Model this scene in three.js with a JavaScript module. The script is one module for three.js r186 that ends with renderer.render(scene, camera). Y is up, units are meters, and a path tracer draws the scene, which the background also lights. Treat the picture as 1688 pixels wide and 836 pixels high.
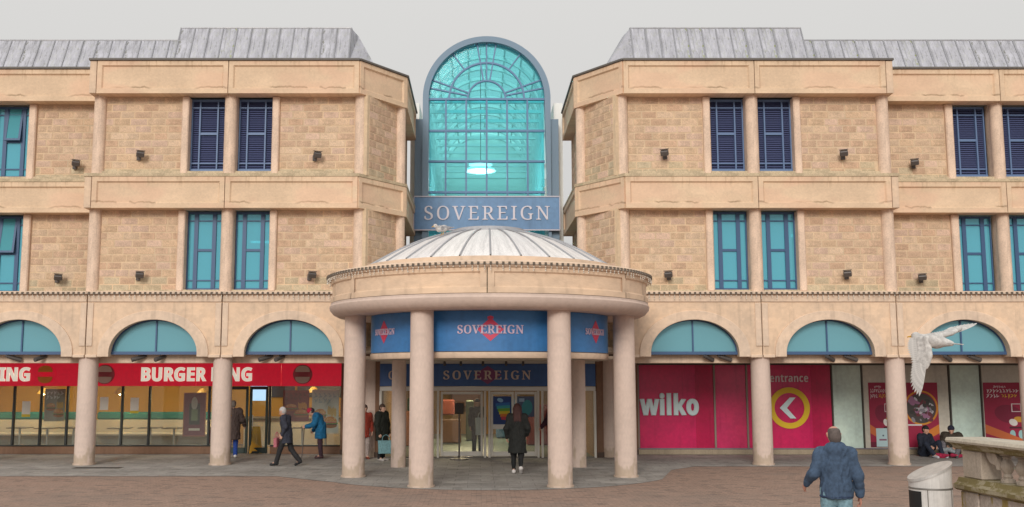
import * as THREE from 'three';
import { mergeGeometries, toCreasedNormals } from 'three/addons/utils/BufferGeometryUtils.js';
import { TextGeometry } from 'three/addons/geometries/TextGeometry.js';
import { FontLoader } from 'three/addons/loaders/FontLoader.js';
import { RectAreaLightUniformsLib } from 'three/addons/lights/RectAreaLightUniformsLib.js';

// ---------- camera, sky, sun, exposure ----------
const scene = new THREE.Scene();
const camera = new THREE.PerspectiveCamera(28.43, 1688 / 836, 0.1, 1500);
camera.position.set(-0.34, 2.4, 0);
camera.lookAt(-0.34, 2.4 + 20.2, -165);
camera.setViewOffset(1688, 836, 54, 0, 1688, 836);
const renderer = new THREE.WebGLRenderer({ antialias: true });
renderer.toneMapping = THREE.LinearToneMapping;
renderer.toneMappingExposure = 1.27;
renderer.shadowMap.enabled = true;
RectAreaLightUniformsLib.init();
{ // an overcast sky: brighter overhead than at the horizon
  const W = 64, H = 64, d = new Float32Array(W * H * 4);
  for (let j = 0; j < H; j++) for (let i = 0; i < W; i++) {
    const el = ((j + 0.5) / H - 0.5) * Math.PI, s = Math.sin(el);
    const L = s > 0 ? 0.47 * (1 + 0.5 * s) : 0.47 + s * 0.25;
    d.set([L * 1.005, L * 0.995, L * 0.975, 1], (j * W + i) * 4);
  }
  const t = new THREE.DataTexture(d, W, H, THREE.RGBAFormat, THREE.FloatType);
  t.mapping = THREE.EquirectangularReflectionMapping; t.magFilter = THREE.LinearFilter; t.needsUpdate = true;
  scene.background = t; scene.environment = t;
}
const sun = new THREE.DirectionalLight(new THREE.Color(1, 0.95, 0.87), 1.5);
sun.name = 'sun';
sun.position.set(-7.5, 20.5, 14); sun.target.position.set(0, 3, -26);
sun.castShadow = true; sun.shadow.radius = 40; sun.shadow.mapSize.set(2048, 2048);
Object.assign(sun.shadow.camera, { left: -25, right: 25, top: 25, bottom: -25, near: 1, far: 120 });
scene.add(sun, sun.target);

// ---------- helpers ----------
const rng = (seed) => () => { seed = (seed + 0x6d2b79f5) | 0; let t = Math.imul(seed ^ (seed >>> 15), 1 | seed); t = (t + Math.imul(t ^ (t >>> 7), 61 | t)) ^ t; return ((t ^ (t >>> 14)) >>> 0) / 4294967296; };
const R0 = rng(7);
const V = (x, y, z) => new THREE.Vector3(x, y, z);
const used = new Map();
function numbered(n) { const k = used.get(n) ?? 0; used.set(n, k + 1); return k ? n + '_' + String(k).padStart(3, '0') : n; }
function tag(o, label, category, group) { o.userData.label = label; o.userData.category = category; if (group) o.userData.group = group; return o; }
function thing(name, label, category, x = 0, y = 0, z = 0, turn = 0, group) {
  const o = new THREE.Group(); o.name = numbered(name); o.position.set(x, y, z); o.rotation.y = turn; scene.add(o);
  return tag(o, label, category, group);
}
function part(name, geo, mat, parent, kind) {
  const g = Array.isArray(geo) ? (geo.length > 1 ? merge(geo) : geo[0]) : geo;
  const m = new THREE.Mesh(g, mat); m.name = name; m.castShadow = m.receiveShadow = true;
  if (kind) m.userData.kind = kind;
  parent.add(m); return m;
}
function structure(name, geo, mat) { const m = part(numbered(name), geo, mat, scene, 'structure'); return m; }
function merge(list) {
  const l = list.map((g) => { const n = g.index ? g.toNonIndexed() : g; for (const k of Object.keys(n.attributes)) if (!['position', 'normal', 'uv', 'color'].includes(k)) n.deleteAttribute(k); return n; });
  const colour = l.some((g) => g.attributes.color);
  if (!colour) l.forEach((g) => g.deleteAttribute('color'));
  return mergeGeometries(l);
}
// uv in metres from the faces' own axes
function muv(g) {
  const n = g.index ? g.toNonIndexed() : g, p = n.attributes.position, q = n.attributes.normal, uv = new Float32Array(p.count * 2);
  for (let i = 0; i < p.count; i += 3) {
    let nx = 0, ny = 0, nz = 0; for (let k = 0; k < 3; k++) { nx += Math.abs(q.getX(i + k)); ny += Math.abs(q.getY(i + k)); nz += Math.abs(q.getZ(i + k)); }
    for (let k = 0; k < 3; k++) {
      const x = p.getX(i + k), y = p.getY(i + k), z = p.getZ(i + k);
      const [a, b] = ny > nx && ny > nz ? [x, z] : nx > nz ? [z, y] : [x, y];
      uv[(i + k) * 2] = a; uv[(i + k) * 2 + 1] = b;
    }
  }
  n.setAttribute('uv', new THREE.BufferAttribute(uv, 2)); return n;
}
// a box between two corners (D is the distance in front of the camera: z = -D)
function box(x0, x1, y0, y1, z0, z1) { const g = new THREE.BoxGeometry(Math.abs(x1 - x0), Math.abs(y1 - y0), Math.abs(z1 - z0)); g.translate((x0 + x1) / 2, (y0 + y1) / 2, (z0 + z1) / 2); return muv(g); }
// a box with chamfered edges
function cbox(w, h, d, b) {
  const H = [w / 2, h / 2, d / 2], pos = [], P = (a, s) => [0, 1, 2].map((i) => s[i] * (i === a ? H[i] : H[i] - b));
  const tri = (A, B, C) => {
    const u = V(...B).sub(V(...A)), v = V(...C).sub(V(...A)), n = u.cross(v), c = V(A[0] + B[0] + C[0], A[1] + B[1] + C[1], A[2] + B[2] + C[2]);
    if (n.dot(c) < 0) pos.push(...A, ...C, ...B); else pos.push(...A, ...B, ...C);
  };
  const quad = (A, B, C, D) => { tri(A, B, C); tri(A, C, D); };
  const S = [-1, 1];
  for (let a = 0; a < 3; a++) { const [b1, c1] = [(a + 1) % 3, (a + 2) % 3];
    for (const s of S) { const q = (x, y) => { const v = [0, 0, 0]; v[a] = s; v[b1] = x; v[c1] = y; return P(a, v); }; quad(q(-1, -1), q(1, -1), q(1, 1), q(-1, 1)); }
    for (const s of S) for (const t of S) { const q = (f, e) => { const v = [0, 0, 0]; v[a] = s; v[b1] = t; v[c1] = e; return P(f, v); }; quad(q(a, -1), q(a, 1), q(b1, 1), q(b1, -1)); }
  }
  for (const x of S) for (const y of S) for (const z of S) tri(P(0, [x, y, z]), P(1, [x, y, z]), P(2, [x, y, z]));
  const g = new THREE.BufferGeometry(); g.setAttribute('position', new THREE.Float32BufferAttribute(pos, 3)); g.computeVertexNormals(); return muv(g);
}
const cb = (x0, x1, y0, y1, z0, z1, b = 0.012) => cbox(Math.abs(x1 - x0), Math.abs(y1 - y0), Math.abs(z1 - z0), b).translate((x0 + x1) / 2, (y0 + y1) / 2, (z0 + z1) / 2);
function quads(list) { // list of [a,b,c,d] corner triples, counter-clockwise from outside
  const pos = []; for (const [a, b, c, d] of list) pos.push(...a, ...b, ...c, ...a, ...c, ...d);
  const g = new THREE.BufferGeometry(); g.setAttribute('position', new THREE.Float32BufferAttribute(pos, 3)); g.computeVertexNormals(); return muv(g);
}
function cyl(r0, r1, y0, y1, x = 0, z = 0, n = 28) {
  const g = new THREE.CylinderGeometry(r1, r0, y1 - y0, n), uv = g.attributes.uv;
  for (let i = 0; i < uv.count; i++) uv.setXY(i, uv.getX(i) * 6.283 * Math.max(r0, r1), uv.getY(i) * (y1 - y0));
  return g.translate(x, (y0 + y1) / 2, z);
}
function lathe(pts, n = 32, p0 = 0, len = Math.PI * 2) {
  const g = new THREE.LatheGeometry(pts.map((p) => new THREE.Vector2(p[0], p[1])), n, p0, len), uv = g.attributes.uv, p = g.attributes.position;
  for (let i = 0; i < uv.count; i++) uv.setXY(i, uv.getX(i) * len * 2, p.getY(i));
  return toCreasedNormals(g, 0.6);
}
function bar(a, b, w, d) { // a rectangular bar from a to b in a plane facing +z
  const L = a.distanceTo(b), g = new THREE.BoxGeometry(L, w, d), x = b.clone().sub(a).normalize(), z = V(0, 0, 1), y = z.clone().cross(x).normalize();
  g.applyMatrix4(new THREE.Matrix4().makeBasis(x, y, x.clone().cross(y)).setPosition(a.clone().add(b).multiplyScalar(0.5))); return muv(g);
}
function tube(points, r, n = 24, k = 6) { return new THREE.TubeGeometry(new THREE.CatmullRomCurve3(points.map((p) => (p.isVector3 ? p : V(...p)))), n, r, k).toNonIndexed(); }
function rod(a, b, r0, r1 = r0, k = 8) {
  const A = V(...a), B = V(...b), g = new THREE.CylinderGeometry(r1, r0, A.distanceTo(B), k);
  g.applyQuaternion(new THREE.Quaternion().setFromUnitVectors(V(0, 1, 0), B.clone().sub(A).normalize())); return g.translate((A.x + B.x) / 2, (A.y + B.y) / 2, (A.z + B.z) / 2);
}
function extrude(shape, depth, z0 = 0, bevel = 0, seg = 24) {
  const g = new THREE.ExtrudeGeometry(shape, { depth, curveSegments: seg, bevelEnabled: bevel > 0, bevelSize: bevel, bevelThickness: bevel, bevelSegments: 2 });
  return muv(g.translate(0, 0, z0));
}

// ---------- textures ----------
const hash = (x, y, s) => { let h = Math.imul(x, 374761393) + Math.imul(y, 668265263) + Math.imul(s, 974711); h = Math.imul(h ^ (h >>> 13), 1274126177); return ((h ^ (h >>> 16)) >>> 0) / 4294967296; };
function vn(x, y, px, py, s) {
  const ix = Math.floor(x), iy = Math.floor(y), fx = x - ix, fy = y - iy, a = fx * fx * (3 - 2 * fx), b = fy * fy * (3 - 2 * fy), m = (v, p) => ((v % p) + p) % p;
  const h = (i, j) => hash(m(ix + i, px), m(iy + j, py), s);
  return (h(0, 0) * (1 - a) + h(1, 0) * a) * (1 - b) + (h(0, 1) * (1 - a) + h(1, 1) * a) * b;
}
function fbm(u, v, px, py, s, oct = 4) { let r = 0, a = 0.5, t = 0; for (let o = 0; o < oct; o++) { r += a * vn(u * px, v * py, px, py, s + o); t += a; a *= 0.55; px *= 2; py *= 2; } return r / t; }
function texture(w, h, fn, srgb = true, size = [1, 1]) {
  const d = new Uint8Array(w * h * 4);
  for (let j = 0; j < h; j++) for (let i = 0; i < w; i++) { const c = fn((i + 0.5) / w, (j + 0.5) / h, i, j), o = (j * w + i) * 4; for (let k = 0; k < 3; k++) d[o + k] = Math.max(0, Math.min(255, (Array.isArray(c) ? c[k] : c) * 255)); d[o + 3] = 255; }
  const t = new THREE.DataTexture(d, w, h); t.wrapS = t.wrapT = THREE.RepeatWrapping; t.magFilter = THREE.LinearFilter; t.colorSpace = srgb ? THREE.SRGBColorSpace : THREE.NoColorSpace; t.repeat.set(1 / size[0], 1 / size[1]); t.needsUpdate = true; return t;
}
const mixc = (a, b, t) => a.map((x, i) => x + (b[i] - x) * t);
const sm = (a, b, x) => { const t = Math.max(0, Math.min(1, (x - a) / (b - a))); return t * t * (3 - 2 * t); };
const S = (hex) => new THREE.Color(hex);
const std = (color, roughness = 0.8, o = {}) => new THREE.MeshStandardMaterial({ color: S(color), roughness, ...o });
const phys = (color, roughness, o = {}) => new THREE.MeshPhysicalMaterial({ color: S(color), roughness, ...o });

const tStucco = texture(512, 512, (u, v) => { const a = fbm(u, v, 4, 4, 1), b = fbm(u, v, 40, 40, 9, 3), c = fbm(u, v, 26, 3, 5, 3); const k = 0.93 + (a - 0.5) * 0.16 + (b - 0.5) * 0.1 - sm(0.6, 0.85, c) * 0.05; return [k, k * (0.995 - (a - 0.5) * 0.03), k * (0.985 - (a - 0.5) * 0.07)]; }, true, [3.1, 3.1]);
const tGrain = texture(256, 256, (u, v) => 0.5 + (fbm(u, v, 32, 32, 3, 3) - 0.5) * 0.9, false, [0.6, 0.6]);
// cladding panels: u in metres / 4, v 0..1 over the panel's height; ragged dirt under the drip edge
const bandTex = [0, 1, 2].map((k) => texture(1024, 256, (u, v) => {
  const a = fbm(u, v, 6, 3, 20 + k), b = fbm(u, v, 90, 24, 30 + k, 3), n = fbm(u, v, 24, 1, 50 + k, 4), w = fbm(u, v, 7, 1, 60 + k, 2);
  let c = [0.95, 0.95, 0.94].map((x) => x + (a - 0.5) * 0.12 + (b - 0.5) * 0.08);
  const edge = 0.19 + (n - 0.5) * 0.12, line = sm(0.05, 0.0, Math.abs(v - edge)) * sm(0.42 + 0.06 * k, 0.62, w) * (0.35 + 0.65 * b);
  c = mixc(c, [0.5, 0.46, 0.42], line * 0.75);
  const streak = sm(0.62, 0.8, fbm(u, v, 60, 2, 80 + k, 2)) * sm(0.5, 1, v) * 0.22; c = mixc(c, [0.62, 0.57, 0.5], streak);
  const pink = sm(0.5, 0.75, fbm(u, v, 5, 2, 90 + k, 2)) * 0.35; return mixc(c, [0.97, 0.9, 0.9], pink);
}, true, [4, 1]));
const tStone = texture(256, 256, (u, v) => { const a = fbm(u, v, 5, 5, 41), b = fbm(u, v, 40, 40, 42, 3); return 0.9 + (a - 0.5) * 0.22 + (b - 0.5) * 0.22; }, true, [0.9, 0.9]);
const tConc = texture(512, 512, (u, v) => { const a = fbm(u, v, 5, 5, 61), b = fbm(u, v, 70, 70, 62, 3), c = fbm(u, v, 16, 3, 63, 3); const k = 0.93 + (a - 0.5) * 0.16 + (b - 0.5) * 0.14 - sm(0.62, 0.8, c) * 0.07; return [k, k * 0.99, k * 0.985]; }, true, [1.64, 1.64]);
const tColumnFoot = texture(256, 512, (u, v) => { const n = fbm(u, v, 8, 10, 71, 4), g = fbm(u, v, 40, 60, 72, 3), hgt = v * 4.2; const k = 0.95 + (fbm(u, v, 5, 9, 73) - 0.5) * 0.08 + (g - 0.5) * 0.07; const m = sm(0.52, 0.7, n + 0.12 - hgt * 0.3) * 0.25; return mixc([k, k * 0.99, k * 0.98], [0.55, 0.52, 0.36], m); }, true, [1.63, 4.2]);
const tPavers = texture(1024, 1024, (u, v) => { // block paving, 100 x 200 mm, stretcher bond, 6 m repeat
  const M = 6, x = u * M, y = v * M, row = Math.floor(y / 0.1), xo = x + (row % 2) * 0.1, col = Math.floor(xo / 0.2), fx = (xo / 0.2 - col) * 0.2, fy = (y / 0.1 - row) * 0.1;
  const t = hash(((col % 30) + 30) % 30, row, 5), t2 = hash(((col % 30) + 30) % 30, row, 6), j = Math.min(fx, 0.2 - fx, fy, 0.1 - fy), n = fbm(u, v, 12, 12, 81), g = vn(u * 200, v * 200, 200, 200, 82), blot = fbm(u, v, 5, 5, 83, 3);
  let c = mixc([0.69, 0.575, 0.51], [0.655, 0.555, 0.495], t); if (t2 > 0.9) c = mixc(c, [0.5, 0.43, 0.39], 0.6);
  c = c.map((q) => q * (0.9 + (n - 0.5) * 0.1 + (g - 0.5) * 0.16)); c = mixc(c, [0.53, 0.47, 0.43], sm(0.5, 0.75, blot) * 0.4);
  if (j < 0.005) c = c.map((q) => q * 0.82); return c;
}, true, [6, 6]);
const tSlabs = texture(1024, 1024, (u, v) => { // grey flags 600 x 450 mm, 3.6 m repeat
  const x = u * 3.6, y = v * 3.6, row = Math.floor(y / 0.45), xo = x + (row % 2) * 0.3, col = Math.floor(xo / 0.6), fx = xo - col * 0.6, fy = y - row * 0.45, j = Math.min(fx, 0.6 - fx, fy, 0.45 - fy), t = hash(((col % 6) + 6) % 6, row, 8);
  const n = fbm(u, v, 6, 6, 84), g = fbm(u, v, 150, 150, 85, 2), st = fbm(u, v, 14, 14, 86, 3); let k = 0.635 * (0.94 + (t - 0.5) * 0.12 + (n - 0.5) * 0.2 + (g - 0.5) * 0.2); let c = [k * 1.0, k * 0.975, k * 0.945];
  c = mixc(c, [0.45, 0.44, 0.42], sm(0.6, 0.72, st) * 0.4); if (j < 0.006) c = c.map((q) => q * 0.75); return c;
}, true, [3.6, 3.6]);
const roofTex = [0, 1, 2, 3].map((k) => texture(256, 512, (u, v) => {
  const s = fbm(u, v, 9, 2, 100 + k, 3), b = fbm(u, v, 30, 40, 110 + k, 3), a = fbm(u, v, 3, 4, 120 + k, 3); const q = 0.8 + (a - 0.5) * 0.16 + (b - 0.5) * 0.1 - sm(0.55, 0.85, s) * 0.13;
  let c = [q * 0.985, q * 0.985, q * 1.01]; const li = sm(0.55, 0.7, fbm(u, v, 9, 14, 130 + k, 4)) * (k === 1 ? sm(0.75, 0.95, u) + 0.12 : k === 3 ? sm(0.3, 0.1, u) + 0.1 : 0.08); c = mixc(c, k === 3 ? [0.4, 0.4, 0.32] : [0.62, 0.66, 0.38], Math.min(0.9, li));
  const dk = sm(0.66, 0.74, fbm(u, v, 16, 10, 140 + k, 3)) * 0.22; return mixc(c, [0.38, 0.38, 0.36], dk);
}));
const tMoss = texture(512, 512, (u, v) => { const a = fbm(u, v, 6, 6, 151), b = fbm(u, v, 60, 60, 152, 3), m = sm(0.42, 0.6, a + (b - 0.5) * 0.3); const base = [0.72, 0.68, 0.62].map((x) => x + (b - 0.5) * 0.2); return mixc(base, [0.44, 0.39, 0.22], 0.35 + m * 0.5); }, true, [0.9, 0.9]);
const tPier = texture(512, 512, (u, v) => { const a = fbm(u, v, 9, 2, 161), b = fbm(u, v, 60, 60, 162, 3), m = sm(0.5, 0.62, a + (b - 0.5) * 0.2); const base = [0.7, 0.65, 0.61].map((x) => x + (b - 0.5) * 0.2); return mixc(base, [0.56, 0.47, 0.2], m * 0.75); }, true, [1.1, 1.6]);
const tSteel = texture(256, 256, (u, v) => 0.95 + (fbm(u, v, 120, 2, 171, 3) - 0.5) * 0.12 + (fbm(u, v, 5, 5, 172) - 0.5) * 0.16, true, [0.5, 0.5]);
const tWeave = texture(128, 128, (u, v) => 0.85 + (fbm(u, v, 8, 8, 181, 4) - 0.5) * 0.3 + (hash(Math.floor(u * 128), Math.floor(v * 128), 3) - 0.5) * 0.12, true, [0.25, 0.25]);

const C = {
  cream: std('#efd2b7', 0.85, { map: tStucco, bumpMap: tGrain, bumpScale: 0.003 }),
  creamTrim: std('#f0d6bf', 0.8, { map: tStucco, bumpMap: tGrain, bumpScale: 0.002 }),
  band: bandTex.map((t) => std('#e8cbae', 0.82, { map: t, bumpMap: tGrain, bumpScale: 0.002 })),
  pilaster: std('#efd5bf', 0.8, { map: tConc }),
  column: std('#dcc8bd', 0.78, { map: tColumnFoot, bumpMap: tGrain, bumpScale: 0.003 }),
  stone: ['#e3c4a6', '#e0c0a0', '#e5c8ab', '#ddbca0', '#e4c4ad', '#dbb89b'].map((c) => std(c, 0.92, { map: tStone, bumpMap: tGrain, bumpScale: 0.004 })),
  stoneGrey: ['#d5c2a4', '#d2be9f', '#d8c6a8'].map((c) => std(c, 0.92, { map: tStone, bumpMap: tGrain, bumpScale: 0.004 })),
  stoneV: std('#ffffff', 0.92, { map: tStone, vertexColors: true }),
  mortar: std('#ead0b0', 0.95, { map: tStucco }),
  flashing: std('#6f6a66', 0.6, { map: tStucco }),
  roof: roofTex.map((t) => std('#e6e7ec', 0.5, { map: t, metalness: 0.08 })),
  seam: std('#b9bac0', 0.5, { metalness: 0.3, map: tStucco }),
  navy: std('#3d5a80', 0.45), navyDark: std('#27365f', 0.5), louvre: std('#525a80', 0.5), louvreBack: std('#34384e', 0.8),
  louvreFrame: std('#6079a0', 0.5),
  teal: new THREE.MeshPhysicalMaterial({ color: S('#78d6ea'), roughness: 0.05, metalness: 0.2, transmission: 0.5, thickness: 0, ior: 1.6 }),
  tealArch: new THREE.MeshPhysicalMaterial({ color: S('#78b2c0'), roughness: 0.12, metalness: 0.2, transmission: 0.1, thickness: 0 }),
  aqua: new THREE.MeshPhysicalMaterial({ color: S('#bdf6fa'), roughness: 0.06, transmission: 0.95, thickness: 0, ior: 1.5, specularIntensity: 0.12 }),
  vaultGlass: new THREE.MeshPhysicalMaterial({ color: S('#f4fdfc'), roughness: 0.15, transmission: 0.97, thickness: 0 }),
  tealSash: new THREE.MeshPhysicalMaterial({ color: S('#5fb2c0'), roughness: 0.15, transmission: 0.3, thickness: 0, specularIntensity: 0.3 }),
  clear: new THREE.MeshPhysicalMaterial({ color: S('#f2f6f4'), roughness: 0.03, transmission: 0.97, thickness: 0, ior: 1.5 }),
  atriumFrame: std('#738a9f', 0.55), atriumBar: std('#5b7fa6', 0.5), white: std('#f0f0ec', 0.6), steelWhite: std('#eef0f0', 0.5),
  ceiling: std('#dfd0bd', 0.85, { map: tStucco }), brown: std('#8a6a55', 0.85, { map: tStucco }), darkMetal: std('#625c5a', 0.5, { metalness: 0.3 }),
  alu: std('#b9b9b6', 0.4, { metalness: 0.5 }), black: std('#1a1a1c', 0.6),
  blind: std('#e9ece8', 0.9), interior: std('#d6dad6', 0.9),
};
// ---------- ground ----------
{
  const g = new THREE.PlaneGeometry(700, 700); g.rotateX(-Math.PI / 2);
  structure('ground', muv(g.translate(0, 0, -60)), std('#ffffff', 0.9, { map: tPavers, bumpMap: tGrain, bumpScale: 0.002 }));
  const s = new THREE.Shape(); // seen from above: x, D
  s.moveTo(-60, 24.6); s.lineTo(-5.2, 24.55);
  for (let i = 0; i <= 24; i++) { const a = Math.PI * (0.78 - (i / 24) * 0.62); s.lineTo(-0.09 + Math.cos(a) * 4.6, 26.0 - Math.sin(a) * 4.4); }
  s.lineTo(4.6, 26.2); s.lineTo(5.4, 27.2); s.lineTo(60, 27.35); s.lineTo(60, 45); s.lineTo(-60, 45);
  const p = new THREE.ShapeGeometry(s); p.rotateX(-Math.PI / 2).translate(0, 0.006, 0);
  structure('pavement', muv(p), std('#ffffff', 0.88, { map: tSlabs, bumpMap: tGrain, bumpScale: 0.002 }));
}
// ---------- the two stone wings ----------
const AX = -0.09; // axis of the entrance
const flat = (D) => new THREE.Matrix4().makeTranslation(0, 0, -D);
function seg(x0, D0, x1, D1) { // local x runs along the wall, local z points out of it
  const a = V(x0, 0, -D0), x = V(x1, 0, -D1).sub(a), len = x.length(); x.normalize(); const y = V(0, 1, 0);
  return { M: new THREE.Matrix4().makeBasis(x, y, x.clone().cross(y)).setPosition(a), len };
}
function bandPanel(parent, M, x0, x1, y0, y1, depth = 0.45, b = 0.13, k = 0) {
  const r = 0.05, c = 0.035, X0 = x0 + b, X1 = x1 - b, Y0 = y0 + b * 1.05, Y1 = y1 - b, q = [];
  const o = [[x0, y0], [x1, y0], [x1, y1], [x0, y1]], i = [[X0, Y0], [X1, Y0], [X1, Y1], [X0, Y1]], n = [[X0 + c, Y0 + c], [X1 - c, Y0 + c], [X1 - c, Y1 - c], [X0 + c, Y1 - c]];
  for (let e = 0; e < 4; e++) { const f = (e + 1) % 4;
    q.push([[...o[e], 0], [...o[f], 0], [...i[f], 0], [...i[e], 0]], [[...i[e], 0], [...i[f], 0], [...n[f], -r], [...n[e], -r]], [[...o[e], -depth], [...o[f], -depth], [...o[f], 0], [...o[e], 0]]);
  }
  q.push(n.map((p) => [...p, -r]));
  const g = quads(q), p = g.attributes.position, uv = g.attributes.uv; const off = R0() * 4;
  for (let j = 0; j < p.count; j++) uv.setXY(j, p.getX(j) + off, (p.getY(j) - y0) / (y1 - y0));
  return part('cladding_panel', g.applyMatrix4(M), C.band[(k + Math.floor(R0() * 3)) % 3], parent);
}
const blockGeo = (() => { const b = 0.02, q = [], o = [[-.5, -.5], [.5, -.5], [.5, .5], [-.5, .5]], n = o.map(([x, y]) => [x * (1 - b), y * (1 - 2 * b)]);
  for (let e = 0; e < 4; e++) { const f = (e + 1) % 4; q.push([[...o[e], 0.35], [...o[f], 0.35], [...n[f], 0.5], [...n[e], 0.5]], [[...o[e], -0.5], [...o[f], -0.5], [...o[f], 0.35], [...o[e], 0.35]]); }
  q.push(n.map((p) => [...p, 0.5])); return quads(q); })();
const blockGeos = [0, 1, 2, 3, 4].map((k) => { const g = blockGeo.clone(), uv = g.attributes.uv; for (let i = 0; i < uv.count; i++) uv.setXY(i, uv.getX(i) * 0.4 + k * 0.37, uv.getY(i) * 0.18 + k * 0.23); return g; });
// coursed stone: mortar behind, blocks proud of it
function stonePanel(parent, M, x0, x1, y0, y1, singly, seed) {
  const r = rng(seed), rows = Math.round((y1 - y0) / 0.212), ph = (y1 - y0) / rows, j = 0.03, list = [];
  part('wall_backing', box(x0 - 0.1, x1 + 0.1, y0 - 0.02, y1 + 0.02, -0.25, -0.03).applyMatrix4(M), C.mortar, parent);
  const pal = C.stone.map((m) => m.color), palG = C.stoneGrey.map((m) => m.color);
  for (let i = 0; i < rows; i++) {
    let x = x0 + j / 2 - (i % 2 ? 0.22 : 0.02) * (0.8 + 0.4 * r());
    while (x < x1 - 0.05) {
      const w = 0.44 * (0.86 + 0.28 * r()), a = Math.max(x, x0 + j / 2); let e = x + w - j; if (e > x1 - j / 2 || x1 - e < 0.1) e = x1 - j / 2; x += w; if (x1 - x < 0.1) x = x1;
      if (e - a < 0.05) continue;
      const d = 0.05, cx = (a + e) / 2, cy = y0 + (i + 0.5) * ph, proud = (r() - 0.5) * 0.006, worn = i === 0 ? r() < 0.85 : i === 1 ? r() < 0.25 : false, k = Math.floor(r() * 6);
      const L = new THREE.Matrix4().makeScale(e - a, ph - j, d).setPosition(cx, cy, -0.048 + proud);
      if (singly) { const m = part('stone_block', blockGeos[Math.floor(r() * 5)], worn ? C.stoneGrey[k % 3] : C.stone[k], parent); m.applyMatrix4(M.clone().multiply(L)); }
      else { const g = blockGeos[k % 5].clone().applyMatrix4(L), c = worn ? palG[k % 3] : pal[k], col = new Float32Array(g.attributes.position.count * 3); for (let q = 0; q < col.length; q += 3) col.set([c.r, c.g, c.b], q); g.setAttribute('color', new THREE.BufferAttribute(col, 3)); list.push(g); }
    }
  }
  if (!singly) part('stone_block', merge(list).applyMatrix4(M), C.stoneV, parent, 'stuff');
}
// a window in a frame: centre at x, front plane z = 0 of M
function windowUnit(parent, M, x0, x1, y0, y1, louvred, tilt) {
  const w = x1 - x0, h = y1 - y0, fr = [], z0 = -0.2, m1 = x0 + w * 0.245, m2 = x1 - w * 0.245, f = 0.035, mw = 0.055;
  const B = (a, b, c, d, e = 0.07) => box(a, b, c, d, z0 - e, z0);
  fr.push(B(x0, x0 + f, y0, y1), B(x1 - f, x1, y0, y1), B(x0 + f, x1 - f, y1 - 0.06, y1), B(x0 + f, x1 - f, y0, y0 + 0.06));
  const mid = y0 + h * (louvred ? 0.53 : 0.51), low = y0 + h * 0.125, top = y1 - h * 0.115, t = 0.035;
  const mm = louvred ? 0.02 : mw;
  for (const mx of [m1, m2]) fr.push(box(mx - mm, mx + mm, y0 + 0.06, y1 - 0.06, z0 - 0.06, z0 + 0.012));
  fr.push(B(m1 + mm, m2 - mm, mid - t, mid + t, 0.06));
  for (const yy of [low, top]) { const tt = 0.016; fr.push(B(x0 + f, m1 - mm, yy - tt, yy + tt, 0.05), B(m1 + mm, m2 - mm, yy - tt, yy + tt, 0.05), B(m2 + mm, x1 - f, yy - tt, yy + tt, 0.05)); }
  const win = part(louvred ? 'louvred_window' : 'window', merge(fr).applyMatrix4(M), louvred ? C.louvreFrame : C.navy, parent);
  if (louvred) {
    const sl = []; for (let y = y0 + 0.1; y < y1 - 0.09; y += 0.062) sl.push(quads([[[x0 + f, y, z0 - 0.035], [x1 - f, y, z0 - 0.035], [x1 - f, y + 0.058, z0 - 0.085], [x0 + f, y + 0.058, z0 - 0.085]], [[x0 + f, y, z0 - 0.045], [x1 - f, y, z0 - 0.045], [x1 - f, y, z0 - 0.035], [x0 + f, y, z0 - 0.035]]]));
    part('slat', merge(sl).applyMatrix4(M), C.louvre, win, 'stuff');
    part('panel', box(x0, x1, y0, y1, z0 - 0.16, z0 - 0.12).applyMatrix4(M), C.louvreBack, win);
    part('sill', cb(x0, x1, y0 + 0.003, y0 + 0.1, z0 - 0.02, z0 + 0.05).applyMatrix4(M), C.louvreFrame, win);
  } else {
    const xs = [x0 + f, m1, m2, x1 - f];
    for (let c = 0; c < 3; c++) {
      const g = box(xs[c] + 0.002, xs[c + 1] - 0.002, y0 + 0.05, c === 1 ? mid : y1 - 0.05, z0 - 0.045, z0 - 0.035);
      part('pane', g.applyMatrix4(M), C.teal, win);
    }
    const g = box(xs[1] + 0.03, xs[2] - 0.03, mid, y1 - 0.06, -0.005, 0.005), top2 = y1 - 0.06;
    const T = new THREE.Matrix4().makeTranslation(0, top2, z0 - 0.035).multiply(new THREE.Matrix4().makeRotationX(tilt ? -0.16 : 0)).multiply(new THREE.Matrix4().makeTranslation(0, -top2, 0));
    if (tilt) part('open_sash', merge([box(xs[1] + 0.03, xs[1] + 0.09, mid, top2, -0.02, 0.02), box(xs[2] - 0.09, xs[2] - 0.03, mid, top2, -0.02, 0.02), box(xs[1] + 0.09, xs[2] - 0.09, mid, mid + 0.06, -0.02, 0.02)]).applyMatrix4(T).applyMatrix4(M), C.navy, win);
    part('pane', g.applyMatrix4(T).applyMatrix4(M), tilt ? C.tealSash : C.teal, win);
    const bl = R0(); if (bl > 0.35) part('blind', box(x0 + 0.04, x1 - 0.04, y1 - h * (0.12 + bl * 0.45), y1 - 0.04, z0 - 0.3, z0 - 0.28).applyMatrix4(M), C.blind, win);
  }
  return win;
}
function archShape(a, b, y, foot, seg = 40) { const pts = [new THREE.Vector2(a, foot)]; for (let i = 0; i <= seg; i++) { const t = (i / seg) * Math.PI; pts.push(new THREE.Vector2(Math.cos(t) * a, y + Math.sin(t) * b)); } pts.push(new THREE.Vector2(-a, foot)); return pts; }
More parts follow.
